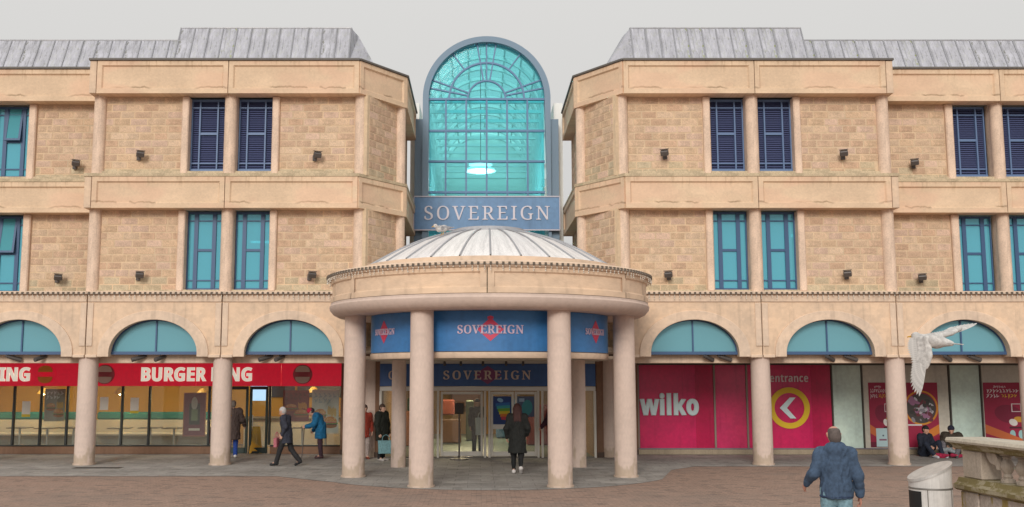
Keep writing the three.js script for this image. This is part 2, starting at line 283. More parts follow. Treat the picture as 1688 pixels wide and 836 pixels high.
function wing(s, label) {
  const w = thing('shopping_centre_wing', label, 'building');
  const X = (a, b) => (s > 0 ? [a, b] : [-b, -a]);
  const F = 27.45, Y0 = 2.93, Y1 = 4.62;
  // arcade: bays, archivolts, fanlights, columns
  const bays = [[3.7, 7.4], [7.4, 11.1], [11.1, 14.8], [14.8, 18.5], [18.5, 22.2]];
  bays.forEach(([u0, u1]) => {
    const [x0, x1] = X(u0 + 0.012, u1 - 0.012), cx = (x0 + x1) / 2, sh = new THREE.Shape();
    const pts = archShape(1.22, 0.93, 3.02, Y0);
    sh.moveTo(x0, Y0); sh.lineTo(x0, Y1); sh.lineTo(x1, Y1); sh.lineTo(x1, Y0); pts.forEach((p) => sh.lineTo(cx + p.x, p.y)); sh.closePath();
    const wallG = extrude(sh, 0.42, -0.42).applyMatrix4(flat(F));
    const bay = part('arcade_panel', wallG, C.cream, w);
    const av = new THREE.Shape(); archShape(1.5, 1.15, 3.02, Y0 + 0.002).forEach((p, i) => (i ? av.lineTo(cx + p.x, p.y) : av.moveTo(cx + p.x, p.y))); [...archShape(1.215, 0.925, 3.02, Y0 + 0.002)].reverse().forEach((p) => av.lineTo(cx + p.x, p.y));
    part('arch_moulding', extrude(av, 0.035, 0.002, 0.012).applyMatrix4(flat(F)), C.creamTrim, bay);
    const st = []; for (const [a, b] of [[x0, x0 + 0.17], [x1 - 0.17, x1]]) st.push(cb(a + 0.003, b, Y0 + 0.28, 4.4, 0.002, 0.03)); st.push(cb(x0 + 0.003, x1 - 0.003, 4.42, Y1 - 0.003, 0.002, 0.034));
    part('border_strip', merge(st).applyMatrix4(flat(F)), C.creamTrim, bay);
    part('impost', merge([cb(x0 + 0.003, cx - 1.5 - 0.02, Y0 - 0.03, Y0 + 0.05, -0.3, 0.05), cb(cx + 1.52, x1 - 0.003, Y0 - 0.03, Y0 + 0.05, -0.3, 0.05)]).applyMatrix4(flat(F)), C.creamTrim, bay);
    // fanlight
    const zf = F + 0.24, fan = new THREE.Shape(), fp = archShape(1.225, 0.935, 3.02, 3.0); fp.forEach((p, i) => (i ? fan.lineTo(cx + p.x, p.y) : fan.moveTo(cx + p.x, p.y)));
    const fr = [box(cx - 1.24, cx + 1.24, 2.985, 3.07, -0.09, 0.04), box(cx - 0.02, cx + 0.02, 3.07, 3.93, -0.05, 0.02)];
    const rim = new THREE.Shape(); fp.forEach((p, i) => (i ? rim.lineTo(cx + p.x, p.y) : rim.moveTo(cx + p.x, p.y))); [...archShape(1.18, 0.89, 3.02, 3.0)].reverse().forEach((p) => rim.lineTo(cx + p.x, p.y)); fr.push(extrude(rim, 0.05, -0.04));
    const fw = part('fanlight', merge(fr).applyMatrix4(flat(zf)), C.navy, w);
    for (const h of [0, 1]) { const half = new THREE.Shape(), k = h ? 1 : -1; half.moveTo(cx + k * 0.02, 3.07); const q = archShape(1.2, 0.91, 3.02, 3.07).filter((p) => p.x * k > 0.02 && p.y > 3.07); half.lineTo(cx + k * 1.19, 3.07); (h ? q : q.reverse()).forEach((p) => half.lineTo(cx + p.x, p.y)); half.lineTo(cx + k * 0.02, 3.925); part('pane', extrude(half, 0.01, -0.03).applyMatrix4(flat(zf)), C.tealArch, fw); }
    part('ledge', cb(...X(u0 + 0.002, u1 - 0.002), Y1, Y1 + 0.09, -0.45, 0.1).applyMatrix4(flat(F)), C.creamTrim, w);
  });
  for (const u of [7.4, 11.1, 14.8, 18.5]) part('column', [cyl(0.272, 0.258, 0.006, 2.925, s * u, -27.74), cyl(0.3, 0.3, 0.005, 0.05, s * u, -27.74)], C.column, w);
  part('column', cyl(0.272, 0.262, 0.006, 2.925, s * 3.55, -30.4), C.column, w);
  // arcade ceiling and the wall behind the fanlights
  part('arcade_ceiling', box(...X(2.6, 22.2), 3.05, 3.2, -31.6, -27.87), C.ceiling, w);
  part('bulkhead', box(...X(4.55, 22.2), 2.79, 3.047, -31.6, -31.44), C.ceiling, w);
  part('lintel', cb(...X(3.72, 22.2), 2.755, 2.983, -0.75, -0.5).applyMatrix4(flat(F)), C.creamTrim, w);
  // storeys: [sill, head]
  const MB = [7.02, 7.9], TB = [10.28, 11.22];
  for (const [k, [y0, y1]] of [[4.72, 7.02], [8.0, 10.28]].entries()) {
    const lv = k === 1, M = flat(27.72), O = flat(28.52), wy0 = lv ? 8.13 : 4.78;
    stonePanel(w, M, ...X(3.87, 6.0), y0, y1, true, 11 + k + s); stonePanel(w, M, ...X(8.76, 10.95), y0, y1, true, 21 + k + s); stonePanel(w, O, ...X(11.2, 13.24), y0, y1, true, 31 + k + s); stonePanel(w, O, ...X(16.2, 18.2), y0, y1, false, 41 + k + s);
    for (const [a, b] of [[6.2, 7.2], [7.56, 8.56]]) windowUnit(w, M, ...X(a, b), wy0, y1 - 0.02, lv, false);
    windowUnit(w, O, ...X(13.46, 14.5), wy0, y1 - 0.02, lv && s > 0, s < 0); windowUnit(w, O, ...X(14.95, 15.99), wy0, y1 - 0.02, lv && s > 0, false);
    for (const [a, b, m] of [[6.0, 6.2, M], [8.56, 8.76, M], [13.24, 13.46, O], [15.99, 16.2, O]]) part('jamb', cb(...X(a, b), y0, y1, -0.3, 0.09, 0.03).applyMatrix4(m), C.pilaster, w);
    for (const [u, D] of [[3.69, 27.72], [7.38, 27.7], [11.1, 27.75], [14.73, 28.5], [18.4, 28.5]]) part('pilaster', [cyl(0.175, 0.175, y0 - 0.02, y1 + 0.01, s * u, -D, 24), box(s * u - 0.17, s * u + 0.17, y0 - 0.02, y1 + 0.01, -D - 0.3, -D)], C.pilaster, w);
    part('corner_backing', box(...X(3.52, 3.79), y0 - 0.02, y1 + 0.02, -28.3, -27.79), C.mortar, w);
    part('sill_course', cb(...X(3.87, 11.0), wy0 - 0.1, wy0 - 0.003, -0.5, 0.06).applyMatrix4(M), C.stoneGrey[0], w);
    part('sill_course', cb(...X(11.28, 18.2), wy0 - 0.1, wy0 - 0.003, -0.5, 0.06).applyMatrix4(O), C.stoneGrey[0], w);
  }
  for (const [[y0, y1], top] of [[MB, false], [TB, true]]) {
    const Fi = flat(27.33), Fo = flat(28.13), cap = top ? C.flashing : C.stoneGrey[1], ch = top ? 0.07 : 0.1, pr = top ? 0.05 : 0.02;
    bandPanel(w, Fi, ...X(3.72, 7.39), y0, y1); bandPanel(w, Fi, ...X(7.41, 11.09), y0, y1); part('cladding_end', cb(...X(11.11, 11.3), y0 + 0.001, y1 - 0.001, -0.95, 0).applyMatrix4(Fi), C.cream, w);
    bandPanel(w, Fo, ...X(11.32, 14.7), y0, y1); bandPanel(w, Fo, ...X(14.72, 18.4), y0, y1); bandPanel(w, Fo, ...X(18.42, 22.1), y0, y1);
    part('coping', cb(...X(3.7, 11.33), y1 + 0.002, y1 + ch, -0.55, pr).applyMatrix4(Fi), cap, w); part('coping', cb(...X(11.3, 22.1), y1 + 0.003, y1 + ch, -0.6, pr).applyMatrix4(Fo), cap, w);
    // the splayed corner and the return wall beside the glass
    const c = s < 0 ? seg(-3.69, 27.33, -2.47, 28.95) : seg(2.47, 28.95, 3.69, 27.33);
    bandPanel(w, c.M, 0.02, c.len - 0.02, y0 + 0.004, y1 - 0.004, 0.4); part('coping', cb(-0.02, c.len + 0.02, y1 + 0.002, y1 + ch - 0.004, -0.5, pr - 0.004).applyMatrix4(c.M), cap, w);
    const r = s < 0 ? seg(-2.47, 28.96, -2.47, 33.1) : seg(2.47, 33.1, 2.47, 28.96);
    bandPanel(w, r.M, 0.01, r.len - 0.01, y0 + 0.008, y1 - 0.008, 0.4); part('coping', cb(0, r.len, y1 + 0.001, y1 + ch - 0.008, -0.5, pr - 0.008).applyMatrix4(r.M), cap, w);
  }
  const c = s < 0 ? seg(-3.42, 27.6, -2.62, 29.1) : seg(2.62, 29.1, 3.42, 27.6), r = s < 0 ? seg(-2.75, 29.0, -2.75, 33.1) : seg(2.75, 33.1, 2.75, 29.0);
  for (const [k, [y0, y1]] of [[3.2, 7.02], [8.0, 10.28]].entries()) {
    stonePanel(w, c.M, 0, c.len, y0, y1, false, 51 + k + s); stonePanel(w, r.M, 0, r.len, y0, y1, false, 61 + k + s);
    part('pilaster', cyl(0.16, 0.16, y0, y1 + 0.01, s * 2.68, -29.0, 20), C.pilaster, w);
  }
  // rooms behind the windows, so that the panes look into something
  part('room', [box(...X(3.9, 18.2), 4.6, 4.7, -34, -28.9), box(...X(3.9, 18.2), 7.1, 7.2, -34, -28.9), box(...X(3.9, 18.2), 4.7, 7.1, -34.2, -34), box(...X(3.9, 18.2), 8.0, 8.1, -34, -28.9), box(...X(3.9, 18.2), 10.3, 10.4, -34, -28.9), box(...X(3.9, 18.2), 8.1, 10.3, -34.2, -34), box(...X(3.8, 3.9), 4.6, 10.4, -34.2, -28.6), box(...X(18.2, 18.3), 4.6, 10.4, -34.2, -28.9)], C.interior, w);
  // metal roof
  const rp = (u0, u1, y0, D0, y1, D1, k) => { const [a, b] = X(u0, u1), g = quads([[[a + 0.005, y0, -D0], [b - 0.005, y0, -D0], [b - 0.005, y1, -D1], [a + 0.005, y1, -D1]]]); const p = g.attributes.position, uv = g.attributes.uv; for (let i = 0; i < p.count; i++) uv.setXY(i, (p.getX(i) - a) / (b - a), (p.getY(i) - y0) / (y1 - y0)); const m = part('roof_panel', g, C.roof[k], w); return m; };
  const seamBars = [];
  const pitch = (u0, u1, n, y0, D0, y1, D1) => { const d = (u1 - u0) / n, r = rng(Math.round(u0 * 10) + s + 5); for (let i = 0; i < n; i++) { rp(u0 + i * d, u0 + (i + 1) * d, y0, D0, y1, D1, [0, 0, 2, 0, 1, 2, 0, 3][Math.floor(r() * 8)]); } for (let i = 0; i <= n; i++) { const x = s * (u0 + i * d), g = rod([x, y0, -D0 + 0.01], [x, y1, -D1 + 0.01], 0.02, 0.02, 4); seamBars.push(g); } };
  pitch(4.1, 9.1, 12, 11.25, 27.75, 12.55, 28.4);   // the taller stretch beside the glass arch
  pitch(9.1, 21.9, 30, 11.2, 28.2, 12.3, 28.75);
  part('roof_seam', seamBars, C.seam, w, 'stuff');
  const h = (a) => a.map(([u, y, D]) => [s * u, y, -D]), fl = (q) => (s > 0 ? q.reverse() : q);
  const hipTex = C.roof[0];
  const mk = (q) => { const g = quads([fl(h(q))]), uv = g.attributes.uv; for (let i = 0; i < uv.count; i++) uv.setXY(i, uv.getX(i) * 0.9, uv.getY(i) * 0.7); return part('roof_panel', g, hipTex, w); };
  mk([[4.1, 11.25, 27.75], [3.3, 11.25, 28.4], [3.95, 12.5, 29.0], [4.1, 12.55, 28.4]].map((p) => p)); mk([[3.3, 11.25, 28.4], [3.0, 11.25, 33], [3.9, 12.5, 33], [3.95, 12.5, 29.0]]);
  mk([[9.25, 11.25, 28.1], [9.1, 11.25, 27.75], [9.1, 12.55, 28.4], [9.25, 12.3, 28.75]]);
  part('ridge', [cb(...X(4.08, 9.12), 12.53, 12.58, -29.2, -28.38), cb(...X(9.0, 21.9), 12.28, 12.33, -29.2, -28.73)], C.seam, w);
  part('roof_deck', [box(...X(4.5, 21.9), 11.0, 12.27, -33.5, -29.15), box(...X(4.5, 9.1), 12.27, 12.52, -33.5, -29.15)], C.flashing, w);
  return w;
}
wing(-1, 'left shopping centre wing, cream arcade and stone panels above the red restaurant sign');
wing(1, 'right shopping centre wing, cream arcade and stone panels above the magenta shop windows');

for (const [x, y, D, l] of [[-7.2, 6.72, 32.2, 'lit ceiling strip light behind the left wing window nearest the portico'], [9.3, 6.9, 32.0, 'lit ceiling strip light behind the outer window of the right wing pair'], [15.2, 6.8, 32.4, 'lit ceiling strip light behind the far right lower window']]) {
  const g = thing('strip_light', l, 'strip light', x, y, -D); part('tube', cb(-0.55, 0.55, -0.03, 0.03, -0.06, 0.06), new THREE.MeshStandardMaterial({ color: 0xffffff, emissive: new THREE.Color(1, 0.95, 0.75), emissiveIntensity: 2.2 }), g); part('hanger', [rod([-0.4, 0.03, 0], [-0.4, 7.1 - y, 0], 0.01), rod([0.4, 0.03, 0], [0.4, 7.1 - y, 0], 0.01)], C.darkMetal, g);
  const a = new THREE.RectAreaLight(new THREE.Color(1, 0.95, 0.75), 14, 1.1, 0.12); a.position.set(0, -0.05, 0); a.rotation.x = -Math.PI / 2; g.add(a);
}
// ---------- glass arch between the wings ----------
{
  const D = 33, A = thing('glass_arch', 'tall round topped glass arch glazed in aqua between the two stone wings', 'atrium', AX, 0, -D), SY = 11.695, RO = 2.15, RI = 1.95;
  const ring = (r0, r1, d, z, y = SY, foot = SY) => { const sh = new THREE.Shape(); sh.moveTo(r1, foot); if (foot < y) sh.lineTo(r1, y); sh.absarc(0, y, r1, 0, Math.PI, false); if (foot < y) sh.lineTo(-r1, foot); sh.lineTo(-r0, foot); if (foot < y) sh.lineTo(-r0, y); sh.absarc(0, y, r0, Math.PI, 0, true); sh.closePath(); return extrude(sh, d, z, 0, 40); };
  part('arch_frame', ring(RI, RO, 0.4, -0.2, SY, 3), C.atriumFrame, A);
  part('side_pier', box(-2.42, -2.152, 3, 11.0, -0.5, 0.05), C.atriumFrame, A); part('side_pier', box(2.152, 2.42, 3, 11.0, -0.5, 0.05), C.atriumFrame, A);
  const xs = [-1.95, -1.375, -0.69, 0, 0.69, 1.375, 1.95], ys = [3.2, 4.3, 5.35, 6.4, 7.45, 8.5, 9.55, 10.6, SY];
  for (const x of xs.slice(1, -1)) part('mullion', box(x - 0.03, x + 0.03, 3.2, SY, -0.05, 0.05), C.atriumBar, A);
  for (const y of ys.slice(1)) part('transom', box(-1.95, 1.95, y - 0.035, y + 0.035, -0.06, 0.06), C.atriumBar, A);
  for (let i = 0; i < 6; i++) for (let j = 0; j < 8; j++) part('pane', box(xs[i] + 0.02, xs[i + 1] - 0.02, ys[j] + 0.02, ys[j + 1] - 0.02, -0.006, 0.006), C.aqua, A);
  const r1 = 0.64, r2 = 1.27, deg = Math.PI / 180, P = (r, a) => V(Math.cos(a * deg) * r, SY + Math.sin(a * deg) * r, 0);
  part('arch_bar', ring(r1 - 0.025, r1 + 0.025, 0.1, -0.05), C.atriumBar, A); part('arch_bar', ring(r2 - 0.03, r2 + 0.03, 0.1, -0.05), C.atriumBar, A);
  for (const a of [11.5, 20, 80.5, 90, 99.5, 160, 168.5]) part('radial_bar', bar(P(r1, a), P(RI, a), 0.045, 0.09), C.atriumBar, A);
  for (const a of [54, 126]) part('radial_bar', bar(P(r2, a), P(RI, a), 0.04, 0.08), C.atriumBar, A);
  const sector = (ra, rb, a0, a1) => { const sh = new THREE.Shape(), n = 10; for (let i = 0; i <= n; i++) { const p = P(rb, a0 + ((a1 - a0) * i) / n); i ? sh.lineTo(p.x, p.y) : sh.moveTo(p.x, p.y); } for (let i = n; i >= 0; i--) { const p = P(ra, a0 + ((a1 - a0) * i) / n); sh.lineTo(p.x, p.y); } sh.closePath(); part('pane', extrude(sh, 0.012, -0.006), C.aqua, A); };
  const a1 = [0, 11.5, 20, 80.5, 90, 99.5, 160, 168.5, 180], a2 = [0, 11.5, 20, 54, 80.5, 90, 99.5, 126, 160, 168.5, 180], gp = 0.4;
  for (let i = 0; i < a1.length - 1; i++) sector(r1 + 0.02, r2 - 0.02, a1[i] + gp, a1[i + 1] - gp);
  for (let i = 0; i < a2.length - 1; i++) sector(r2 + 0.02, RI, a2[i] + gp, a2[i + 1] - gp);
  sector(0.001, r1 - 0.02, 0.4, 179.6);
  // the glazed barrel roof behind, on white ribs
  const L = 13, n = 10, V0 = 2.1;
  for (let k = 0; k <= n; k++) { const z = -0.35 - (k * L) / n; part('roof_rib', [ring(V0 - 0.16, V0 - 0.04, 0.12, z), box(-V0 + 0.04, -V0 + 0.16, 9.0, SY, z, z + 0.12), box(V0 - 0.16, V0 - 0.04, 9.0, SY, z, z + 0.12), box(-V0, V0, SY - 0.06, SY + 0.06, z, z + 0.1)], C.steelWhite, A); }
  for (let i = 0; i <= 10; i++) { const a = (i * 18) * deg; const x = Math.cos(a) * (V0 - 0.02), y = SY + Math.sin(a) * (V0 - 0.02); part('purlin', box(x - 0.03, x + 0.03, y - 0.03, y + 0.03, -0.3 - L, -0.2), C.steelWhite, A); }
  { const sh = new THREE.CylinderGeometry(V0, V0, L, 40, 1, true, 0, Math.PI); sh.rotateX(Math.PI / 2).rotateZ(Math.PI / 2); part('barrel_roof', sh.translate(0, SY, -0.22 - L / 2), C.vaultGlass, A); }
  part('gallery_wall', [box(-2.6, -2.3, 3, SY, -0.3 - L, -0.45), box(2.3, 2.6, 3, SY, -0.3 - L, -0.45), box(-2.6, 2.6, 3, SY + 2.2, -0.6 - L, -0.3 - L), box(-2.6, 2.6, 3.0, 3.2, -0.3 - L, -0.3)], C.white, A);
  part('balcony', [box(-2.3, -1.5, 7.2, 7.45, -0.3 - L, -0.9), box(1.5, 2.3, 7.2, 7.45, -0.3 - L, -0.9), box(-1.55, -1.5, 7.45, 8.4, -0.3 - L, -0.9), box(1.5, 1.55, 7.45, 8.4, -0.3 - L, -0.9)], C.white, A);
  const lamp = thing('pendant_light', 'white double disc pendant light hanging inside the glass arch', 'pendant light', AX - 0.2, 9.9, -35.2);
  part('disc', [cyl(0.42, 0.42, 0, 0.08, 0, 0), cyl(0.55, 0.5, -0.22, -0.14, 0, 0)], new THREE.MeshStandardMaterial({ color: 0xffffff, emissive: new THREE.Color(1, 1, 0.96), emissiveIntensity: 0.45 }), lamp); { const pl = new THREE.PointLight(new THREE.Color(1, 1, 0.96), 6); pl.position.set(0, -0.4, 0); pl.castShadow = true; pl.shadow.radius = 10; lamp.add(pl); }; part('cable', rod([0, 0.08, 0], [0, 4.3, 0], 0.012), C.darkMetal, lamp);
}
// ---------- round entrance portico ----------
const PZ = -25.3;
{
  const P = thing('entrance_rotunda', 'round cream entrance portico with domed metal roof on tall columns', 'portico', AX, 0, PZ);
  for (const s of [-1, 1]) { part('column', [cyl(0.272, 0.258, 0.006, 3.9, s * 1.52, 3.03), cyl(0.3, 0.3, 0.005, 0.04, s * 1.52, 3.03)], C.column, P); part('column', [cyl(0.272, 0.258, 0.006, 3.9, s * 3.27, 0.85), cyl(0.3, 0.3, 0.005, 0.04, s * 3.27, 0.85)], C.column, P); part('column', cyl(0.2, 0.19, 0.006, 2.82, s * 2.4, -1.75), C.column, P); }
  const domeM = [0, 2, 0].map((k, i) => std(['#faf9f9', '#f5f4f5', '#fdfcfb'][i], 0.5, { map: tConc })); const prof = [[0.02, 3.86], [3.45, 3.86], [3.6, 3.84], [3.78, 3.84], [3.9, 3.9], [3.985, 4.0], [4.0, 4.08], [3.97, 4.12], [3.97, 4.16]];
  part('bottom_cornice', lathe(prof, 96), C.column, P);
  // face: curved cladding panels with open joints
  const joints = [-1.25, -0.94, -0.02, 0.9, 1.2], all = [-3.14159, -2.4, -1.8, ...joints, 1.8, 2.4, 3.14159];
  for (let i = 0; i < all.length - 1; i++) {
    const a0 = all[i] + 0.003, a1 = all[i + 1] - 0.003, n = Math.max(4, Math.round((a1 - a0) * 16)), wide = a1 - a0 > 0.6;
    const g = [lathe([[3.8, 4.17], [3.965, 4.17], [3.965, 4.29], [3.93, 4.32], [3.93, 4.6], [3.965, 4.63], [3.965, 4.72], [3.8, 4.72]], n, a0, a1 - a0)];
    if (wide) for (const b of [a0, a1 - 0.035]) g.push(lathe([[3.9, 4.29], [3.964, 4.29], [3.964, 4.63], [3.9, 4.63]], 2, b, 0.035));
    const m = part('cladding_panel', g, C.cream, P);
  }
  part('joint_backing', lathe([[3.79, 4.16], [3.86, 4.16], [3.86, 4.72], [3.79, 4.72]], 64), C.stoneGrey[1], P);
  part('rim', lathe([[3.3, 4.725], [3.99, 4.725], [4.03, 4.76], [4.03, 4.84], [3.98, 4.87], [3.35, 4.88]], 96), C.creamTrim, P);
  part('upstand', lathe([[3.1, 4.85], [3.22, 4.85], [3.22, 5.06], [2.9, 5.1]], 64), C.creamTrim, P);
  // dome: sheets between standing seams
  const dp = [[3.1, 5.07], [2.85, 5.22], [2.5, 5.42], [2.0, 5.66], [1.5, 5.84], [1.0, 5.97], [0.5, 6.04], [0.06, 6.06]], N = 28, st = [];
  for (let i = 0; i < N; i++) {
    const g = new THREE.LatheGeometry(dp.map((p) => new THREE.Vector2(p[0], p[1])), 2, (i / N) * 6.28318 + 0.004, 6.28318 / N - 0.008);
    part('roof_panel', g, domeM[i % 3], P);
    const a = (i / N) * 6.28318; st.push(tube(dp.map((p) => [Math.sin(a) * p[0], p[1] + 0.015, Math.cos(a) * p[0]]), 0.022, 14, 5));
  }
  part('roof_seam', st, C.seam, P);
  part('crown_vent', [cyl(0.95, 0.9, 5.98, 6.08, 0, 0, 40), cyl(0.6, 0.3, 6.08, 6.15, 0, 0, 40)], C.seam, P);
  // sign beam inside the columns
  part('ring_beam', lathe([[2.82, 2.8], [2.95, 2.8], [2.98, 2.85], [2.98, 2.93], [2.94, 2.94], [2.94, 3.86]], 64, -1.75, 3.5), C.creamTrim, P);
  part('ceiling', [cyl(2.85, 2.85, 2.84, 2.9, 0, 0, 48), box(-3.3, 3.3, 2.83, 2.9, -4.7, 0)], C.ceiling, P);
  part('flat_roof', box(-3.0, 3.0, 3.05, 3.2, -7.6, -2.0), C.flashing, P);
}
const blueSign = std('#3f82c4', 0.45, { map: tStucco }), fasciaBlue = std('#35609f', 0.45, { map: tStucco });
const fonts = new FontLoader(), serif = await fonts.loadAsync('fonts/droid/droid_serif_bold.typeface.json'), serifR = await fonts.loadAsync('fonts/droid/droid_serif_regular.typeface.json'), sans = await fonts.loadAsync('fonts/droid/droid_sans_bold.typeface.json');
// letters one by one; place(geometry, x) puts a letter whose middle is x metres from the text's middle
function letters(text, font, size, width, depth, mat, parent, place, bevel = 0) {
  const nat0 = [...text].reduce((t, c) => t + (font.data.glyphs[c]?.ha ?? 500) * size / font.data.resolution, 0), sq = Math.min(1, width / nat0), adv = [...text].map((c) => (font.data.glyphs[c]?.ha ?? 500) * size * sq / font.data.resolution), natural = adv.reduce((a, b) => a + b, 0), extra = (width - natural) / Math.max(1, text.length - 1); let x = -width / 2;
  [...text].forEach((c, i) => { if (c !== ' ') { const g = new TextGeometry(c, { font, size, depth, curveSegments: 6, bevelEnabled: bevel > 0, bevelSize: bevel, bevelThickness: bevel * 0.5, bevelSegments: 1 }); g.scale(sq, 1, 1).translate(-adv[i] / 2, 0, 0); part('letter', place(g, x + adv[i] / 2), mat, parent); } x += adv[i] + extra; });
}
const cream = std('#d8cfc4', 0.5), redMark = std('#c83457', 0.5), paleMark = std('#cbb3c8', 0.5);
// curved sign panels
[[-0.985, 0.66, 'curved blue sign with red diamond left of the front columns on the portico'], [0, 1.02, 'wide curved blue sign with red diamond between the two front columns'], [0.985, 0.66, 'curved blue sign with red diamond right of the front columns on the portico']].forEach(([a, w, label], i) => {
  const g = thing('curved_sign', label, 'sign', AX, 0, PZ, a), R = 2.995;
  part('board', lathe([[2.945, 2.95], [R, 2.95], [R, 3.855], [2.945, 3.855]], 24, -w / 2, w), blueSign, g);
  const wrap = (geo, x0, y) => { const p = geo.attributes.position; for (let k = 0; k < p.count; k++) { const t = (p.getX(k) + x0) / R, rr = R + 0.002 + p.getZ(k); p.setXYZ(k, Math.sin(t) * rr, p.getY(k) + y, Math.cos(t) * rr); } geo.computeVertexNormals(); return geo; };
  const d = new THREE.Shape(), k = i === 1 ? 1.25 : 1, hy = i === 1 ? 0.26 : 0.27;
  d.moveTo(-0.24 * k, 0); d.lineTo(0, -hy); d.lineTo(0.24 * k, 0); d.lineTo(0, hy); d.closePath(); part('diamond', wrap(extrude(d, 0.006, 0, 0, 4), 0, 3.43), redMark, g);
  const tw = i === 1 ? 1.5 : 0.95; if (i === 1) { const s2 = new THREE.Shape(); s2.moveTo(-0.75, 0.02); s2.lineTo(0, 0.3); s2.lineTo(0.75, 0.02); s2.lineTo(0, 0.24); s2.closePath(); part('chevron', wrap(extrude(s2, 0.005, 0, 0, 4), 0, 3.44), redMark, g); }
  letters('SOVEREIGN', serif, i === 1 ? 0.19 : 0.145, tw, 0.012, paleMark, g, (geo, x) => wrap(geo.translate(0, 0, 0.008), x, i === 1 ? 3.34 : 3.36));
});
{ // sign below the arch glass
  const g = thing('name_board', 'wide blue name board with pale letters mounted across the glass arch', 'sign', AX, 7.21, -32.72);
  part('board', cb(-2.4, 2.4, 0, 1.08, -0.1, 0), std('#6d98c8', 0.45, { map: tStucco }), g);
  part('edge_trim', [box(-2.42, 2.42, 1.08, 1.12, -0.11, 0.02), box(-2.42, 2.42, -0.04, 0, -0.11, 0.02), box(-2.43, -2.4, 0, 1.08, -0.11, 0.02), box(2.4, 2.43, 0, 1.08, -0.11, 0.02)], std('#c3c0cc', 0.5), g);
  letters('SOVEREIGN', serifR, 0.46, 4.2, 0.03, std('#d9d4de', 0.5), g, (geo, x) => geo.translate(x, 0.32, 0.004));
}
// ---------- entrance doors ----------
const ED = 30.0;
{
  const g = thing('entrance_screen', 'pale framed glass entrance doors at the back of the portico', 'doors', AX, 0, -ED), fr = std('#d8d3cb', 0.5), W = 3.2;
  part('header', [cb(-W, W, 1.96, 2.09, -0.12, 0.04), box(-W, W, 2.76, 2.83, -0.12, 0)], fr, g);
  const posts = [-3.18, -2.55, -1.95, -1.47, -0.08, 0.05, 1.5, 1.62, 2.0, 2.6, 3.18]; part('post', posts.map((x) => cb(x - 0.035, x + 0.035, 0.006, 1.96, -0.1, 0.03)), fr, g);
  part('threshold', box(-W, W, 0.006, 0.04, -0.12, 0.02), std('#6a6660', 0.6), g);
  for (const [a, b] of [[-3.14, -2.59], [-2.51, -1.99], [-1.91, -1.51], [1.66, 1.96], [2.04, 2.56], [2.64, 3.14]]) part('pane', box(a, b, 0.04, 1.96, -0.04, -0.03), C.clear, g);
  const door = (x0, x1, name, z = -0.02) => { const d = part(name, [cb(x0, x0 + 0.07, 0.05, 1.94, z - 0.04, z + 0.01), cb(x1 - 0.07, x1, 0.05, 1.94, z - 0.04, z + 0.01), cb(x0 + 0.07, x1 - 0.07, 0.05, 0.19, z - 0.04, z + 0.01), cb(x0 + 0.07, x1 - 0.07, 1.86, 1.94, z - 0.04, z + 0.01)], fr, g); part('pane', box(x0 + 0.06, x1 - 0.06, 0.17, 1.88, z - 0.02, z - 0.012), C.clear, d); return d; };
  const d1 = door(0.09, 0.78, 'door'), d2 = door(0.8, 1.46, 'door'); part('mid_rail', cb(0.15, 0.72, 0.84, 0.98, -0.058, -0.012), std('#e3e0da', 0.5), d1); for (const [d, x] of [[d1, 0.66], [d2, 0.9]]) part('handle', rod([x, 0.8, 0.03], [x, 1.2, 0.03], 0.016), C.alu, d);
  door(-1.4, -0.14, 'sliding_door', -0.06);
}
{ // fascia over the doors
  const g = thing('entrance_fascia', 'blue fascia lettered in pale serif capitals above the entrance doors', 'sign', AX, 2.1, -ED + 0.06);
  part('board', cb(-3.2, 3.2, 0, 0.66, -0.05, 0.0), fasciaBlue, g);
  const d = new THREE.Shape(); d.moveTo(-0.42, 0.33); d.lineTo(0, 0.06); d.lineTo(0.42, 0.33); d.lineTo(0, 0.6); d.closePath(); part('diamond', extrude(d, 0.006, 0.001), std('#7d3a66', 0.5), g);
  letters('SOVEREIGN', serif, 0.26, 2.62, 0.015, std('#c8b3a6', 0.5), g, (geo, x) => geo.translate(x - 0.02, 0.2, 0.008));
  letters('C', serif, 0.25, 0.2, 0.015, std('#c8b3a6', 0.5), g, (geo, x) => geo.translate(1.93, 0.2, 0.008)); letters('C', serif, 0.25, 0.2, 0.015, std('#c8b3a6', 0.5), g, (geo, x) => geo.translate(-2.86, 0.2, 0.008));
}
for (const [i, x] of [-1.27, -0.79, -0.14, 0.54, 1.04].entries()) { const g = thing('ceiling_spotlight', ['leftmost', 'second', 'middle', 'fourth', 'rightmost'][i] + ' of five small dark spotlights above the entrance fascia', 'spotlight', AX + x, 2.83, -29.6, 0, 'spotlights above the entrance doors'); part('bracket', rod([0, 0, 0], [0, -0.05, 0], 0.015), C.darkMetal, g); part('lamp_head', rod([0, -0.02, 0.05], [0, -0.1, -0.07], 0.035, 0.045, 10), C.darkMetal, g); }
